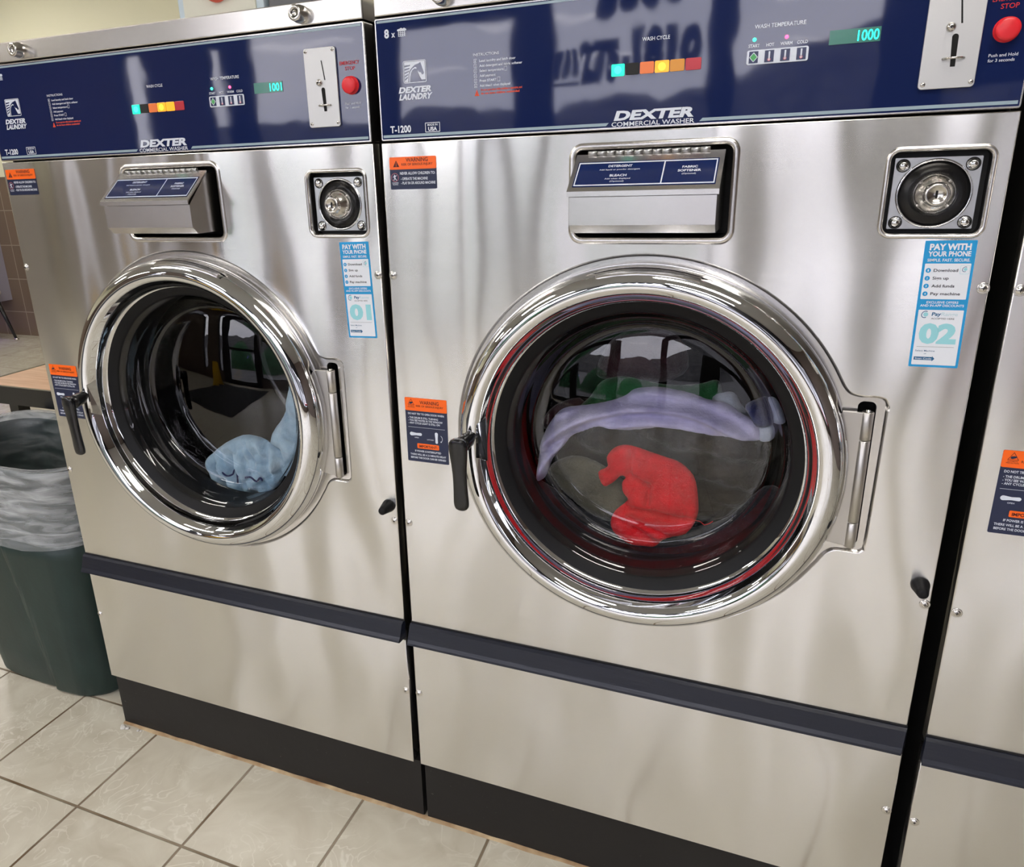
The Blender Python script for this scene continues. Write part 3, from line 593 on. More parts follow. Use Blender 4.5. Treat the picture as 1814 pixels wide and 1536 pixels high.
# door
dr = MB().lathe(CU, CZ, [(.270, .004), (.290, .003), (.2965, -.002), (.2980, -.012), (.2972, -.022), (.2945, -.031), (.2895, -.039), (.2825, -.0455), (.2745, -.0490), (.2665, -.0490), (.2600, -.0455), (.2555, -.0395), (.2525, -.0320), (.2508, -.0300), (.2498, -.0250), (.2480, -.0180), (.2445, -.0090), (.2400, -.0060)], 'chrome', 160)
DR = dr.build('door', washer, 'round chrome door ring')
MB().lathe(CU, CZ, [(.2460, .000), (.2440, -.0078), (.2415, -.0070), (.2340, -.0030), (.2260, .0020), (.2235, .0040), (.2225, .0090), (.2220, .0200), (.2240, .0700), (.2240, .0900)], 'black_rubber', 128).build('door_gasket', DR, 'black rubber seal ring')
MB().lathe(CU, CZ, [(.2225, .0050), (.2205, .0075), (.2150, .0110), (.2125, .0160), (.2110, .0300), (.2065, .0400), (.2015, .0480), (.1985, .0580), (.1955, .0650), (.1915, .0690), (.1860, .0700)] + [(r_g, .0495 + .0205 * (r_g / .186) ** 2) for r_g in (.17, .15, .13, .11, .09, .07, .05, .03, .01, .0001)], 'door_glass', 128).build('door_glass', DR, 'dished clear glass')
hn = MB(); hu, hy = .7392, -.0045
for z0, z1 in ((.7920, .8314), (.8324, .9584), (.9594, 1.0005)): hn.tube([(hu, hy, z0), (hu, hy, z0 + .0008), (hu, hy, z1 - .0008), (hu, hy, z1)], [.0070, .0078, .0078, .0070], 'hinge_steel', 24)
hn.tube([(hu, hy, .787), (hu, hy, 1.0035)], .003, 'screw_steel', 12)
pls = [(.690, .800), (.7385, .793), (.7385, .9995), (.690, .9995)]
hn.prism(pls, -.0085, -.0035, 'hinge_steel', .0006); hn.build('door_hinge', DR, 'grey steel hinge')
br_ = MB()
br_.rows([[(.1520, -.030, .9480), (.1560, -.030, .8700), (.1800, -.030, .8700), (.1800, -.030, .9480)], [(.1560, -.044, .9400), (.1600, -.046, .8800), (.1720, -.046, .8800), (.1700, -.046, .9400)]], 'chrome', caps=(1, 1))
br_.build('latch_bracket', DR)
hd = MB(); hc = (.1487, .9085)
hd.tube([(hc[0] + .0145, -.036, hc[1] + .015), (hc[0] + .009, -.044, hc[1] + .010), (hc[0] + .0075, -.050, hc[1] + .007), (hc[0] + .006, -.052, hc[1] + .005), (hc[0] + .003, -.062, hc[1] + .002), (hc[0], -.076, hc[1] - .001)], [.0062, .0100, .0108, .0128, .0134, .0146], 'black_plastic', 24)
lev = []
for z, hw in ((.9240, .0020), (.9232, .0080), (.9205, .0125), (.9160, .0153), (.9100, .0162), (.9020, .0160), (.8900, .0148), (.8750, .0132), (.8600, .0122), (.8450, .0120), (.8300, .0124), (.8150, .0132), (.8080, .0134), (.8020, .0125), (.7980, .0100), (.7958, .0060), (.7953, .0015)):
    cxl = hc[0] + (hc[1] - z) * .012; th = .0075 if z > .89 else .0062
    th2 = th * min(1, hw / .009)
    lev.append([(cxl + hw * math.copysign(abs(math.cos(a)) ** .7, math.cos(a)), -.0800 + th2 * math.copysign(abs(math.sin(a)) ** .8, math.sin(a)) + (hc[1] - z) * .03, z) for a in [2 * PI * i / 24 for i in range(24)]])
hd.rows(lev, 'black_plastic', True, (1, 1), True); hd.build('door_handle', DR, 'black lever handle')
# drum
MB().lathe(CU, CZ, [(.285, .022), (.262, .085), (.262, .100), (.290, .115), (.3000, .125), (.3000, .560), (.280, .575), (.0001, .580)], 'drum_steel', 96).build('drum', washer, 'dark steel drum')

base_children = None
machines = [washer, copy_tree(washer), copy_tree(washer)]
PITCH = .87
spots = [((0, 0, 0), 'stainless steel washing machine marked 01, holding pale blue laundry, beside the bin'),
         ((PITCH, 0, 0), 'stainless steel washing machine marked 02, red cloth pressed against its door glass'),
         ((2 * PITCH + .0081, -.0112, .0), 'stainless steel washing machine cut off by the right edge of the photo')]
for k, (o, (loc, lab)) in enumerate(zip(machines, spots)):
    o.location = loc; o['label'] = lab
    ch = {c.name.split('.')[0]: c for c in o.children}
    if k == 0: ch['child_warning_sticker'].location = (-.0070, 0, .0080); ch['door_warning_sticker'].location = (-.0025, 0, .0035)
    if k == 2: ch['door_warning_sticker'].location = (.009, 0, .0040)
    cpan = ch['control_panel']
    # display
    ds = MB().box(.6384, .6950, y_ - .0004, y_ + .0002, 1.4700, 1.4862, 'display_dark').build('time_display', cpan, 'green lit time display')
    MB().text(('1001', '1000', '1000')[k], .6700, 1.4722, .0235, .0118, 'digit_green', y_ - .0006, .01).build('display_digits', ds, 'bright green digits')
    # cycle lamps
    for i, (u0, u1) in enumerate(((.3672, .3855), (.3866, .4052), (.4063, .4251), (.4262, .4452), (.4462, .4652), (.4664, .4866))):
        mt = ('lens_green', 'lamp_black', 'lens_orange_dim', 'lens_amber', 'lens_brown_dim' if k else 'lens_amber', 'lens_red_dim')[i]
        lm = MB().prism(rrect(u0, u1, 1.4540 if i else 1.4532, 1.4688, .0016, 3), y_ - .0008, y_, mt, .0003)
        if i in (0, 3): lm.poly(circle((u0 + u1) / 2, 1.4612, .0050, 20), y_ - .0009, mt + '_hot')
        lm.build('cycle_light', cpan, ('lit green cycle light', 'unlit black cycle light', 'dim orange cycle light', 'lit amber cycle light', 'dim amber cycle light' if k else 'lit amber cycle light', 'dim red cycle light')[i])
    # pay sticker
    ps = MB(); w0, h0 = .0568, .1650; r_ = rrect(0, w0, -h0, 0, .001, 2)
    ps.prism(r_, -.0003, 0, 'pay_blue'); yy = -.0005
    ps.poly(rrect(.0030, w0 - .0030, -.0745, -.0288, .0008, 2), yy, 'pay_white'); ps.poly(rrect(.0030, w0 - .0030, -h0 + .0030, -.0885, .0008, 2), yy, 'pay_white'); yy = -.0007
    ps.text('PAY WITH', w0 / 2, -.0115, .0455, .0074, 'pay_white', yy, .045, align='C'); ps.text('YOUR PHONE', w0 / 2, -.0195, .0470, .0060, 'pay_white', yy, .035, align='C')
    ps.text('SIMPLE. FAST. SECURE.', w0 / 2, -.0262, .0470, .0036, 'pay_white', yy, .02, align='C')
    for i, s_ in enumerate(('Download', 'Sign up', 'Add funds', 'Pay machine')):
        z = -.0375 - i * .0100; ps.poly(circle(.0075, z, .0030, 20), yy, 'pay_blue'); ps.text(str(i + 1), .0075, z - .0013, .0014, .0026, 'pay_white', yy - .0001, .03, align='C')
        ps.text(s_, .0135, z - .0016, (.0270, .0180, .0255, .0330)[i], .0036, 'pay_dark', yy, .018)
    bx = rrect(.0425, .0530, -.0420, -.0310, .0010, 3); ps.rows([P(bx, yy), P(offset(bx, -.0003), yy)], 'pay_aqua')
    def clogo(u, z, s_):
        a_l = [math.radians(a) for a in range(60, 301, 15)]
        ps.rows([[(u + r * s_ * math.cos(a) * .9 + .12 * s_ * math.sin(a), yy, z + r * s_ * math.sin(a)) for a in a_l] for r in (1, .8)], 'pay_deep', closed=False)
        ps.poly(circle(u + .15 * s_, z, .6 * s_, 16), yy + .0001, 'pay_aqua')
    clogo(.0478, -.0360, .0034); clogo(.0110, -.0945, .0048)
    ps.text('EXCLUSIVE OFFERS', w0 / 2, -.0800, .0355, .0030, 'pay_white', yy, .02, align='C'); ps.text('AND IN-APP DISCOUNTS', w0 / 2, -.0842, .0490, .0030, 'pay_white', yy, .02, align='C')
    ps.text('Pay', .0185, -.0960, .0105, .0045, 'pay_deep', yy, .03, .1); ps.text('Range', .0292, -.0960, .0185, .0045, 'pay_faint', yy, .02, .1); ps.text('ACCEPTED HERE', .0185, -.1008, .0260, .0021, 'pay_dark', yy, .005)
    if k < 2: ps.text('0%d' % (k + 1), w0 / 2, -.1315, .0430, .0240, 'pay_aqua', yy, .055, align='C')
    ps.box(.0065, .0490, yy, yy + .0001, -.1376, -.1373, 'pay_dark')
    ps.text('Select Machine', .0055, -.1440, .0225, .0022, 'pay_deep', yy, .005); ps.text('or', .0160, -.1475, .0030, .0018, 'pay_deep', yy, .005)
    ps.poly([(.0050, -.1555), (.0260, -.1555), (.0260, -.1570), (.0290, -.1535), (.0260, -.1500), (.0260, -.1512), (.0050, -.1512)], yy, 'pay_deep'); ps.text('Scan Code', .0065, -.1545, .0190, .0022, 'pay_white', yy - .0001, .01)
    po = ps.build('payment_sticker', o, 'blue and white payment sticker'); po.location = ((.7767, -.0001, 1.2323) if k else (.7770, -.0001, 1.2275)); po.rotation_euler = (0, -math.radians(.85 if k else 1.65), 0)

# ------------------------------------------------------------------ laundry
def inside(pt, poly):
    x, z = pt; c = False; j = len(poly) - 1
    for i in range(len(poly)):
        xi, zi = poly[i]; xj, zj = poly[j]
        if (zi > z) != (zj > z) and x < (xj - xi) * (z - zi) / (zj - zi) + xi: c = not c
        j = i
    return c
def seg_near(p, poly):
    best = (1e9, None); px, pz = p
    for i in range(len(poly)):
        ax_, az = poly[i - 1]; bx_, bz = poly[i]; dx, dz = bx_ - ax_, bz - az; l2 = dx * dx + dz * dz or 1e-12
        t_ = max(0, min(1, ((px - ax_) * dx + (pz - az) * dz) / l2)); qx, qz = ax_ + t_ * dx, az + t_ * dz
        dd_ = (qx - px) ** 2 + (qz - pz) ** 2
        if dd_ < best[0]: best = (dd_, (qx, qz))
    return math.sqrt(best[0]), best[1]
def cloth(name, label, pts, y, mat, thick=.012, fold=.006, fdir=0, ffreq=60, step=.004, edge=.02, seed=0, loc=(PITCH, 0, 0), sub=3, ripple=None):
    poly = catmull(pts, sub, True)
    x0 = min(p[0] for p in poly); x1 = max(p[0] for p in poly); z0 = min(p[1] for p in poly); z1 = max(p[1] for p in poly)
    idx = {}; vs = []; bd = []
    nx = int((x1 - x0) / step) + 3; nz = int((z1 - z0) / step) + 3; cd, sd = math.cos(fdir), math.sin(fdir)
    for i in range(nx):
        for j in range(nz):
            p = (x0 + (i - 1) * step, z0 + (j - 1) * step); ins_ = inside(p, poly); d_, q = seg_near(p, poly)
            if not ins_ and d_ > step * .75: continue
            if not ins_: p = q; d_ = 0
            idx[(i, j)] = len(vs); vs.append((p, d_))
    front = []; back = []
    for (a, b_), d_ in vs:
        e_ = min(1, d_ / edge); bulge = math.sqrt(max(0, 1 - (1 - e_) ** 2))
        wv = noise.noise((a * 9 + seed, b_ * 9, seed)) * .8
        rr_ = (a * cd + b_ * sd) + .02 * wv
        f1 = noise.noise((rr_ * ffreq, (b_ * cd - a * sd) * ffreq * .22, seed * 3.1))
        f2 = 1 - abs(noise.noise((a * 34 + seed, b_ * 34, 5.5 + seed))) * 2
        yy = y - thick * bulge + (fold * f1 * 1.3 + fold * .45 * f2) * (.3 + .7 * bulge)
        if ripple: yy += ripple(a, b_) * bulge * 1.9
        front.append((a, yy, b_)); back.append((a, y + thick * .6 * bulge + .002, b_))
    n_ = len(vs); fs = []
    for (i, j), k_ in idx.items():
        q = [idx.get((i, j)), idx.get((i + 1, j)), idx.get((i + 1, j + 1)), idx.get((i, j + 1))]
        if None in q:
            q = [t_ for t_ in q if t_ is not None]
            if len(q) < 3: continue
        fs.append(q); fs.append([t_ + n_ for t_ in reversed(q)])
    mb = MB().add(front + back, fs, mat, True)
    from collections import Counter
    ec = Counter(); rim = {}
    for f in fs:
        if f[0] < n_:
            for t_ in range(len(f)): e_ = (f[t_], f[(t_ + 1) % len(f)]); ec[tuple(sorted(e_))] += 1; rim[tuple(sorted(e_))] = e_
    mb.add([], [], mat); sides = [(rim[e_][1], rim[e_][0], rim[e_][0] + n_, rim[e_][1] + n_) for e_, c_ in ec.items() if c_ == 1]
    for s_ in sides: mb.f.append(list(s_)); mb.mi.append(0); mb.sm.append(True)
    o = mb.build(name); o.location = loc
    return tag(o, label, 'laundry')
red = [(.3824, .8742), (.4022, .8735), (.4300, .8665), (.4545, .8602), (.4802, .8528), (.5034, .8312), (.5124, .7971), (.5142, .7579), (.4972, .7223), (.4621, .7072), (.4464, .6894), (.4220, .6868), (.4024, .6877), (.3743, .7023), (.3650, .7238), (.3730, .7477), (.3943, .7714), (.3853, .7868), (.3835, .8048), (.3905, .8150), (.3809, .8173), (.3700, .8050), (.3511, .7932), (.3401, .8176), (.3569, .8307), (.3547, .8485), (.3660, .8660)]
def crease(a, b):                     # stitched fold lines of the red cloth
    v = 0
    for (x0_, z0_), (x1_, z1_), wd, dp in (((.398, .874), (.397, .822), .004, .006), ((.397, .822), (.432, .805), .004, .006), ((.432, .805), (.430, .770), .004, .005), ((.385, .762), (.505, .752), .004, .005), ((.40, .742), (.48, .712), .005, .004), ((.385, .735), (.45, .70), .005, .004)):
        dx, dz = x1_ - x0_, z1_ - z0_; t_ = max(0, min(1, ((a - x0_) * dx + (b - z0_) * dz) / (dx * dx + dz * dz)))
        q = math.hypot(a - x0_ - t_ * dx, b - z0_ - t_ * dz); v += dp * math.exp(-(q / wd) ** 2)
    return v
cloth('red_cloth', 'bright red terry cloth pressed against the door glass of washer 02', red, .102, 'red_terry', .014, .005, .5, 40, .0028, .016, 3, ripple=crease)
arch = lambda a, b: .006 * math.sin((math.hypot(a - .42, (b - .70) * 1.05)) * 190 + 2.5 * noise.noise((a * 6, b * 6, 1)))
cloth('lavender_towel', 'lavender fleece towel arched over the dark laundry in washer 02', [(.2204, .787), (.2235, .8258), (.2316, .8681), (.2496, .9031), (.2707, .925), (.3089, .9337), (.3495, .9443), (.379, .9571), (.3948, .9704), (.4267, .9763), (.4552, .9752), (.4897, .9696), (.5146, .9617), (.545, .9577), (.573, .9405), (.5974, .9296), (.6057, .9007), (.5673, .8999), (.537, .9001), (.4935, .9059), (.4492, .9066), (.4236, .9023), (.3911, .8954), (.3643, .8945), (.3371, .8989), (.3098, .8872), (.2854, .8737), (.2714, .8538), (.2499, .8251), (.2408, .7973), (.2297, .7804)], .125, 'lavender_fleece', .030, .005, 1.2, 40, .004, .025, 5, ripple=arch)
cloth('green_cloth', 'dark green cloth lying behind the lavender towel in washer 02', [(.2837, .9098), (.3049, .9338), (.3254, .9645), (.3632, .9762), (.3973, .9716), (.4473, .9665), (.4954, .9719), (.5263, .9811), (.5352, .9519), (.5367, .9274), (.4326, .9201), (.3654, .9097), (.3021, .8965)], .18, 'green_cloth', .025, .008, .3, 40, .006, .03, 6)
cloth('white_patterned_cloth', 'crumpled pale cloth right of the lavender towel in washer 02', [(.5184, .9533), (.5332, .9629), (.5543, .9646), (.5662, .9473), (.5813, .9285), (.5916, .9126), (.5646, .9099), (.5387, .9279)], .165, 'white_cloth', .03, .006, .8, 50, .004, .02, 7)
cloth('navy_cloth', 'navy blue cloth at the right end of the lavender towel in washer 02', [(.5746, .957), (.5911, .9698), (.6079, .9744), (.6186, .9512), (.619, .9301), (.595, .9228), (.5849, .9383)], .120, 'navy_cloth', .018, .004, .8, 50, .004, .012, 8)
cloth('white_cloth', 'narrow white cloth right of the navy cloth in washer 02', [(.6066, .9727), (.6194, .9738), (.6327, .9525), (.6373, .9335), (.6203, .9325), (.614, .954)], .120, 'white_cloth', .012, .003, .8, 50, .004, .01, 9)
cloth('white_cloth', 'small white cloth corner just below the navy cloth in washer 02', [(.5965, .9229), (.619, .9301), (.6227, .9058), (.6028, .8997)], .118, 'white_cloth', .012, .003, .8, 50, .004, .01, 10)
cloth('grey_green_fleece', 'grey green fleece left of the red cloth in washer 02', [(.2459, .8113), (.2872, .8351), (.3295, .829), (.368, .8079), (.3891, .7884), (.3971, .7559), (.3709, .7139), (.3246, .7261), (.2809, .7546), (.2515, .7853)], .125, 'grey_green_fleece', .020, .006, 1.9, 30, .005, .03, 11)
cloth('brown_cloth', 'dark brown cloth filling the middle of washer 02 behind the red cloth', [(.2421, .8286), (.2714, .8586), (.3284, .8931), (.4042, .8991), (.47, .9072), (.5344, .8997), (.6081, .8955), (.6186, .8397), (.6049, .7845), (.5617, .7303), (.4811, .6986), (.377, .6819), (.3031, .7105), (.25, .767)], .185, 'brown_cloth', .034, .022, 1.4, 34, .007, .06, 12)
cloth('black_cloth', 'wrinkled black cloth along the bottom of the drum of washer 02', [(.2013, .7821), (.2562, .7586), (.3115, .7235), (.369, .7089), (.4385, .7007), (.5009, .7184), (.5629, .7503), (.6158, .8149), (.6447, .8035), (.6196, .7367), (.5514, .6792), (.4712, .646), (.3848, .6465), (.2938, .6752), (.2276, .7284)], .132, 'black_cloth', .024, .012, .2, 30, .006, .05, 13)
cloth('maroon_cloth', 'dark maroon cloth left of the green cloth in washer 02', [(.2113, .874), (.234, .9069), (.2821, .9261), (.2972, .8973), (.2644, .8714), (.2229, .8556)], .19, 'maroon_cloth', .02, .006, .2, 30, .006, .03, 14)
cloth('charcoal_cloth', 'dark plum cloth tumbling above the green cloth in washer 02', [(.30, .96), (.33, 1.03), (.39, 1.055), (.45, 1.04), (.47, .985), (.43, .955), (.36, .95)], .24, 'maroon_cloth', .04, .01, .2, 30, .007, .05, 15)
cloth('pale_blue_sheet', 'pale blue sheet hanging at the right side of the drum of washer 01', [(.5576, .9492), (.5764, .9325), (.5885, .86), (.5772, .7878), (.5466, .7355), (.5200, .7080), (.5016, .7300), (.5016, .7695), (.4782, .7816), (.4909, .8123), (.5205, .8488), (.5404, .8975)], .135, 'pale_blue_cloth', .024, .010, 1.0, 34, .004, .025, 21, (0, 0, 0))
cloth('pale_blue_towel', 'crumpled pale blue towel at the bottom of the drum of washer 01', [(.3032, .726), (.3525, .7676), (.4159, .7995), (.4612, .7994), (.4874, .7875), (.5128, .7708), (.5256, .7428), (.4962, .6889), (.4402, .6604), (.3679, .6502), (.324, .6709), (.3047, .7)], .120, 'pale_blue_cloth', .018, .020, .4, 60, .004, .025, 22, (0, 0, 0))
tw = bpy.data.objects['pale_blue_towel']
for pth in (((.355, .724), (.362, .714), (.375, .706), (.392, .712), (.398, .722), (.405, .720), (.403, .692)), ((.425, .708), (.440, .711), (.455, .703), (.466, .713), (.472, .706))):
    MB().tube([(a, .0985, b_) for a, b_ in catmull(pth, 5)], .0022, 'navy_cloth', 8).build('hem_print', tw, 'dark navy squiggle')
pth = [(.513, .755, .090), (.520, .757, .086), (.528, .752, .084), (.535, .755, .085), (.541, .760, .086)]
MB().tube([(a, c_, b_) for a, b_, c_ in pth], .0006, 'red_terry', 6).build('loose_thread', bpy.data.objects['red_cloth'], 'loose red thread')

# ------------------------------------------------------------------ rubbish bin and liner
m = pm('bin_green', lin((24, 42, 40)), .42, spec=.4); add_bump(m, 90, .12, .002)
mottle(m, 30, lin((22, 40, 38)), lin((30, 50, 47)), .3, .7, (1, 1, .25))
def rr3(x0, x1, y0_, y1_, r, z, n=8, wob=None):
    out = []
    for cx, cy, a0 in ((x1 - r, y0_ + r, -90), (x1 - r, y1_ - r, 0), (x0 + r, y1_ - r, 90), (x0 + r, y0_ + r, 180)):
        for i in range(n + 1):
            a = math.radians(a0 + 90 * i / n); out.append((cx + r * math.cos(a), cy + r * math.sin(a), z))
        # straight run
        nxt = {-90: (x1, None), 0: (None, y1_), 90: (x0, None), 180: (None, y0_)}[a0]
        p0 = out[-1]
        q = {-90: (x1, y1_ - r), 0: (x0 + r, y1_), 90: (x0, y0_ + r), 180: (x1 - r, y0_)}[a0]
        K_ = 60 if a0 == 180 else 10
        for t_ in range(1, K_): out.append((p0[0] + (q[0] - p0[0]) * t_ / K_, p0[1] + (q[1] - p0[1]) * t_ / K_, z))
    return out
def binsec(z, off=0, r=.105):
    f = z / .69
    x0, x1, ya, yb = -.575 - .045 * f - off, -.090 + .062 * f + off, .062 - .050 * f - off, .330 + .035 * f + off
    out = []
    for (x, y_c, z_) in rr3(x0, x1, ya, yb, r + off, z):
        # front face bows out a little, with a vertical step where the centre panel meets the end panel
        mid = (x0 + x1) / 2; t_ = (x - mid) / ((x1 - x0) / 2)
        if y_c < ya + .12:
            y_c -= .018 * (1 - t_ * t_)
        if z < .47 and y_c < ya + .03 and x > -.270 - .055 * f: y_c -= .011
        out.append((x, y_c, z_))
    return out
bn = thing('rubbish_bin', 'dark green plastic bin with a clear liner, on the floor left of washer 01', 'bin', (0, 0, 0))
bb = MB(); rows = [binsec(z, o_) for z, o_ in ((.0, -.012), (.004, -.004), (.012, 0), (.1, 0), (.2, 0), (.3, 0), (.36, 0), (.44, 0), (.465, 0), (.475, 0), (.55, 0), (.66, 0), (.662, .008), (.688, .009), (.690, .006), (.688, -.002), (.66, -.004), (.55, -.005), (.3, -.005), (.05, -.005))]
bb.rows(rows, 'bin_green', True, (1, 1), True); bb.build('bin_body', bn)
m = bpy.data.materials.new('liner_film'); m.use_nodes = True; N = m.node_tree.nodes; L = m.node_tree.links; N.clear()
o = N.new('ShaderNodeOutputMaterial'); mx = N.new('ShaderNodeMixShader'); tr = N.new('ShaderNodeBsdfTransparent'); pb = N.new('ShaderNodeBsdfPrincipled')
tr.inputs[0].default_value = (.93, .94, .95, 1); pb.inputs['Base Color'].default_value = (.74, .77, .80, 1); pb.inputs['Roughness'].default_value = .22
t = N.new('ShaderNodeTexCoord'); mp = N.new('ShaderNodeMapping'); mp.inputs['Scale'].default_value = (3, 3, 16); n = N.new('ShaderNodeTexNoise'); n.inputs['Scale'].default_value = 2.2; n.inputs['Detail'].default_value = 5; n.inputs['Distortion'].default_value = 1.0
r_ = N.new('ShaderNodeMapRange'); r_.inputs['From Min'].default_value = .38; r_.inputs['From Max'].default_value = .68; r_.inputs['To Min'].default_value = .16; r_.inputs['To Max'].default_value = .62
bmp = N.new('ShaderNodeBump'); bmp.inputs['Strength'].default_value = .8; bmp.inputs['Distance'].default_value = .012
L.new(t.outputs['Object'], mp.inputs[0]); L.new(mp.outputs[0], n.inputs['Vector']); L.new(n.outputs['Fac'], r_.inputs['Value']); L.new(n.outputs['Fac'], bmp.inputs['Height'])
L.new(bmp.outputs[0], pb.inputs['Normal']); L.new(r_.outputs[0], mx.inputs[0]); L.new(tr.outputs[0], mx.inputs[1]); L.new(pb.outputs[0], mx.inputs[2]); L.new(mx.outputs[0], o.inputs[0])
MATS['liner_film'] = m
rows = []; zs = [.30 + i * .02 for i in range(20)]
for z in zs: rows.append((z, -.018, 0))
rows += [(.692, -.006, .3), (.698, .004, .3), (.694, .014, .4)] + [(.68 - i * .0125, .015, 1) for i in range(17)]
rr_ = []
for k_, (z, o_, wv) in enumerate(rows):
    sec_ = binsec(min(z, .69), o_); q = []
    for i, (x, y_c, _) in enumerate(sec_):
        d_ = .012 * noise.noise((x * 5, z * 26 + x * 5, 3)) + .006 * noise.noise((x * 14, z * 60 - x * 20, 8))
        if wv == 0: d_ = .022 * noise.noise((x * 12, y_c * 12, z * 3)) ; q.append((x - d_ * .4 * (1 if x > -.33 else -1), y_c + (d_ if y_c < .2 else -abs(d_) * .5), z)); continue
        drop = .010 * math.sin(x * 9 + 1) * (1 if k_ > len(zs) + 10 else 0)
        sgn = -1 if y_c < .19 else 1
        q.append((x + (abs(d_) * .6 if x > -.1 else 0), y_c + sgn * abs(d_) * wv * (.3 if sgn > 0 else 1), z + drop))
    rr_.append(q)
MATS['liner_inner'] = MATS['liner_film'].copy()
for n_ in MATS['liner_inner'].node_tree.nodes:
    if n_.type == 'MAP_RANGE': n_.inputs['To Min'].default_value = .04; n_.inputs['To Max'].default_value = .20
MB().rows(rr_[:20], 'liner_inner', True, (0, 0), True).rows(rr_[19:], 'liner_film', True, (0, 0), True).build('bin_liner', bn, 'translucent crinkled plastic liner')

# ------------------------------------------------------------------ folding table
m = pm('table_wood', lin((205, 160, 126)), .35); mottle(m, 9, lin((196, 148, 112)), lin((214, 172, 138)), .35, .65, (1, 8, 1))
tb_ = thing('folding_table', 'pale wood laminate table with a thick black edge behind the bin', 'table', (-.43, .765, 0))
t0, t1, u0_, u1_ = -.40, .375, -.37, .39
MB().box(t0 + .004, t1 - .004, u0_ + .004, u1_, .70, .7500, 'table_wood').build('tabletop', tb_)
eg = MB()
for a in ((t0 - .004, t1, u0_ - .006, u0_ + .004), (t0 - .006, t0 + .004, u0_ + .004, u1_)): eg.box(a[0], a[1], a[2], a[3], .694, .7508, 'black_plastic', 0)
eg.build('table_edge', tb_, 'thick black rubber edge')
for x in (t0 + .06, t1 - .06):
    for y_c in (u0_ + .08, u1_ - .08): MB().box(x - .02, x + .02, y_c - .02, y_c + .02, 0, .70, 'black_plastic').build('table_leg', tb_)

# ------------------------------------------------------------------ stool by the tiled wall
pm('seat_white', lin((200, 196, 186)), .4)
cx, cy = -5.10, 3.42
ch_ = thing('stool', 'low stool with a pale seat and splayed black legs by the tiled wall', 'stool', (cx, cy, 0))
MB().lathez(0, 0, [(.17, .405), (.195, .410), (.20, .425), (.195, .438), (.17, .442)], 'seat_white', 40).build('seat', ch_)
for sx in (-1, 1):
    for sy in (-1, 1):
        MB().tube([(sx * .10, sy * .10, .41), (sx * .235, sy * .12, .02)], [.022, .012], 'black_plastic', 12).build('leg', ch_)
        l_ = ch_.children[-1]
        MB().lathez(sx * .240, sy * .121, [(.020, 0), (.020, .012), (.012, .022)], 'screw_steel', 12).build('foot_glide', l_, 'small silver foot glide')
# smooth painted panel standing against the tiles, lit violet
pm('panel_grey', lin((150, 146, 160)), .3)
pn = tag(MB().box(-6.0, -5.06, 3.50, 3.734, .33, 1.2, 'panel_grey', .004).build('wall_cabinet'), 'grey panelled cabinet fixed to the tiled wall, glowing violet from a neon light', 'cabinet')

# ------------------------------------------------------------------ boxes on the machines
pm('box_white', lin((214, 214, 200)), .5); pm('box_edge', lin((196, 212, 222)), .3); pm('dome_red', lin((236, 92, 70)), .35)
bx = thing('control_box', 'white metal box with a round red light standing behind washer 01', 'box', (.322, .34, 1.5967))
MB().box(-.112, .112, 0, .12, 0, .30, 'box_edge', .003).build('box_frame', bx)
fcp = MB().box(-.094, .094, -.004, 0, .004, .29, 'box_white', .001).build('box_cover', bx)
MB().lathe(0, .128, [(.034, -.004), (.034, -.010), (.030, -.018), (.018, -.024), (.0001, -.026)], 'dome_red', 32).build('red_light', fcp, 'round red light')
pm('case_grey', lin((96, 98, 102)), .5); pm('case_dark', lin((22, 24, 34)), .3)
cs2 = thing('black_case', 'black case with a grey side resting on top of washer 01', 'case', (.66, .34, 1.5967))
MB().box(-.215, -.10, 0, .3, 0, .22, 'case_grey', .004).build('case_side', cs2, 'grey front')
MB().box(-.10, .20, .01, .3, 0, .22, 'case_dark', .004).build('case_body', cs2)

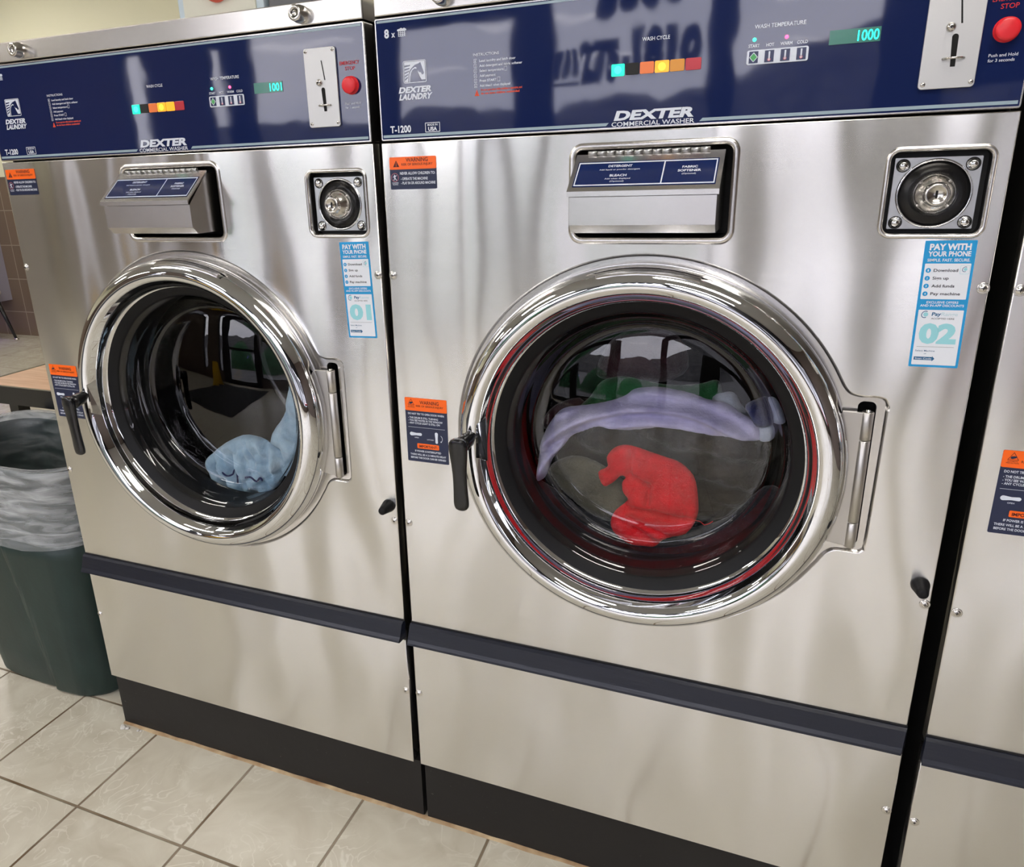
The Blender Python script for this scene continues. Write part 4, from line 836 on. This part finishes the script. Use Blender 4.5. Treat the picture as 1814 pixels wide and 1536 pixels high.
# ------------------------------------------------------------------ caulk line, lint, floor mat, signs seen in reflections
pm('caulk', lin((150, 116, 76)), .8); mottle(MATS['caulk'], 18, lin((120, 88, 54)), lin((186, 166, 132)), .3, .7)
cm = []
for i in range(260):
    x = .004 + i * .0105; q = .004 * noise.noise((x * 14, 0, 0)); cm.append([(x, .001 + q * .7, 0), (x, .003 + q * .5, .0022 + .001 * noise.noise((x * 30, 4, 0))), (x, .009, .0045 + .002 * noise.noise((x * 20, 8, 0)))])
MB().rows(cm, 'caulk', closed=False, smooth=True).build('trim_1', None, None, 'structure')
pm('lint', lin((205, 203, 198)), .95)
lt = MB()
for k_, (x, y_c, r0_) in enumerate(((.018, -.012, .008), (.030, -.010, .006), (.010, -.006, .005), (.062, -.006, .004), (.070, -.005, .003))):
    lt.lathez(x, y_c, [(r0_ * .5, 0), (r0_, r0_ * .25), (r0_ * .9, r0_ * .6), (r0_ * .4, r0_ * .85)], 'lint', 9)
tag(lt.build('lint_fluff'), 'small white fluff of lint on the floor at the left foot of washer 01', 'lint')['kind'] = 'stuff'
pm('mat_black', (.015, .015, .016), .9); add_bump(MATS['mat_black'], 90, .5, .004)
tag(MB().prism(rrect(-2.7, -.95, -3.9, -1.75, .02), 0, .01, 'mat_black').build('x'), 'black rubber entrance mat on the tiles inside the glass door', 'mat')
mt_ = bpy.data.objects['x']; mt_.name = 'floor_mat'
for v in mt_.data.vertices: v.co = (v.co.x, v.co.z, .008 - v.co.y * .8)
pm('sign_yellow', lin((236, 190, 30)), .4)
sg = MB()
for s_ in (-1, 1): sg.add([(-2.75, -3.55 + s_ * .16, 0), (-2.47, -3.55 + s_ * .16, 0), (-2.53, -3.55 + s_ * .01, .62), (-2.69, -3.55 + s_ * .01, .62), (-2.75, -3.55 + s_ * .15, 0), (-2.47, -3.55 + s_ * .15, 0), (-2.53, -3.55, .62), (-2.69, -3.55, .62)], [(0, 1, 2, 3), (4, 5, 6, 7), (0, 1, 5, 4), (1, 2, 6, 5), (2, 3, 7, 6), (3, 0, 4, 7)], 'sign_yellow')
tag(sg.build('floor_sign'), 'yellow folding floor sign standing near the entrance mat', 'sign')
pm('bench_red', lin((150, 20, 36)), .3)
bh = thing('bench', 'dark red bench with black legs, added for red reflections in the chrome door rings', 'bench', (3.4, -3.75, 0))  # unseen bench, added to put red reflections into the chrome rings
MB().box(-.6, .9, -.22, .22, .40, .46, 'bench_red', .01).build('seat', bh)
for x in (-.5, .8):
    for y_c in (-.18, .18): MB().box(x - .02, x + .02, y_c - .02, y_c + .02, 0, .40, 'black_plastic').build('leg', bh)
# neon violet light on the left wall
pm('neon_violet', (.3, .2, .9), .4, emit=(.22, .12, 1), estr=60)
tag(MB().tube([(-5.68 + .30 * i / 10, 3.46, .46 + .16 * math.sin(i / 10 * PI)) for i in range(11)], .016, 'neon_violet', 10).build('neon_light'), 'curved violet neon tube glowing on the grey cabinet by the tiled wall', 'neon light')
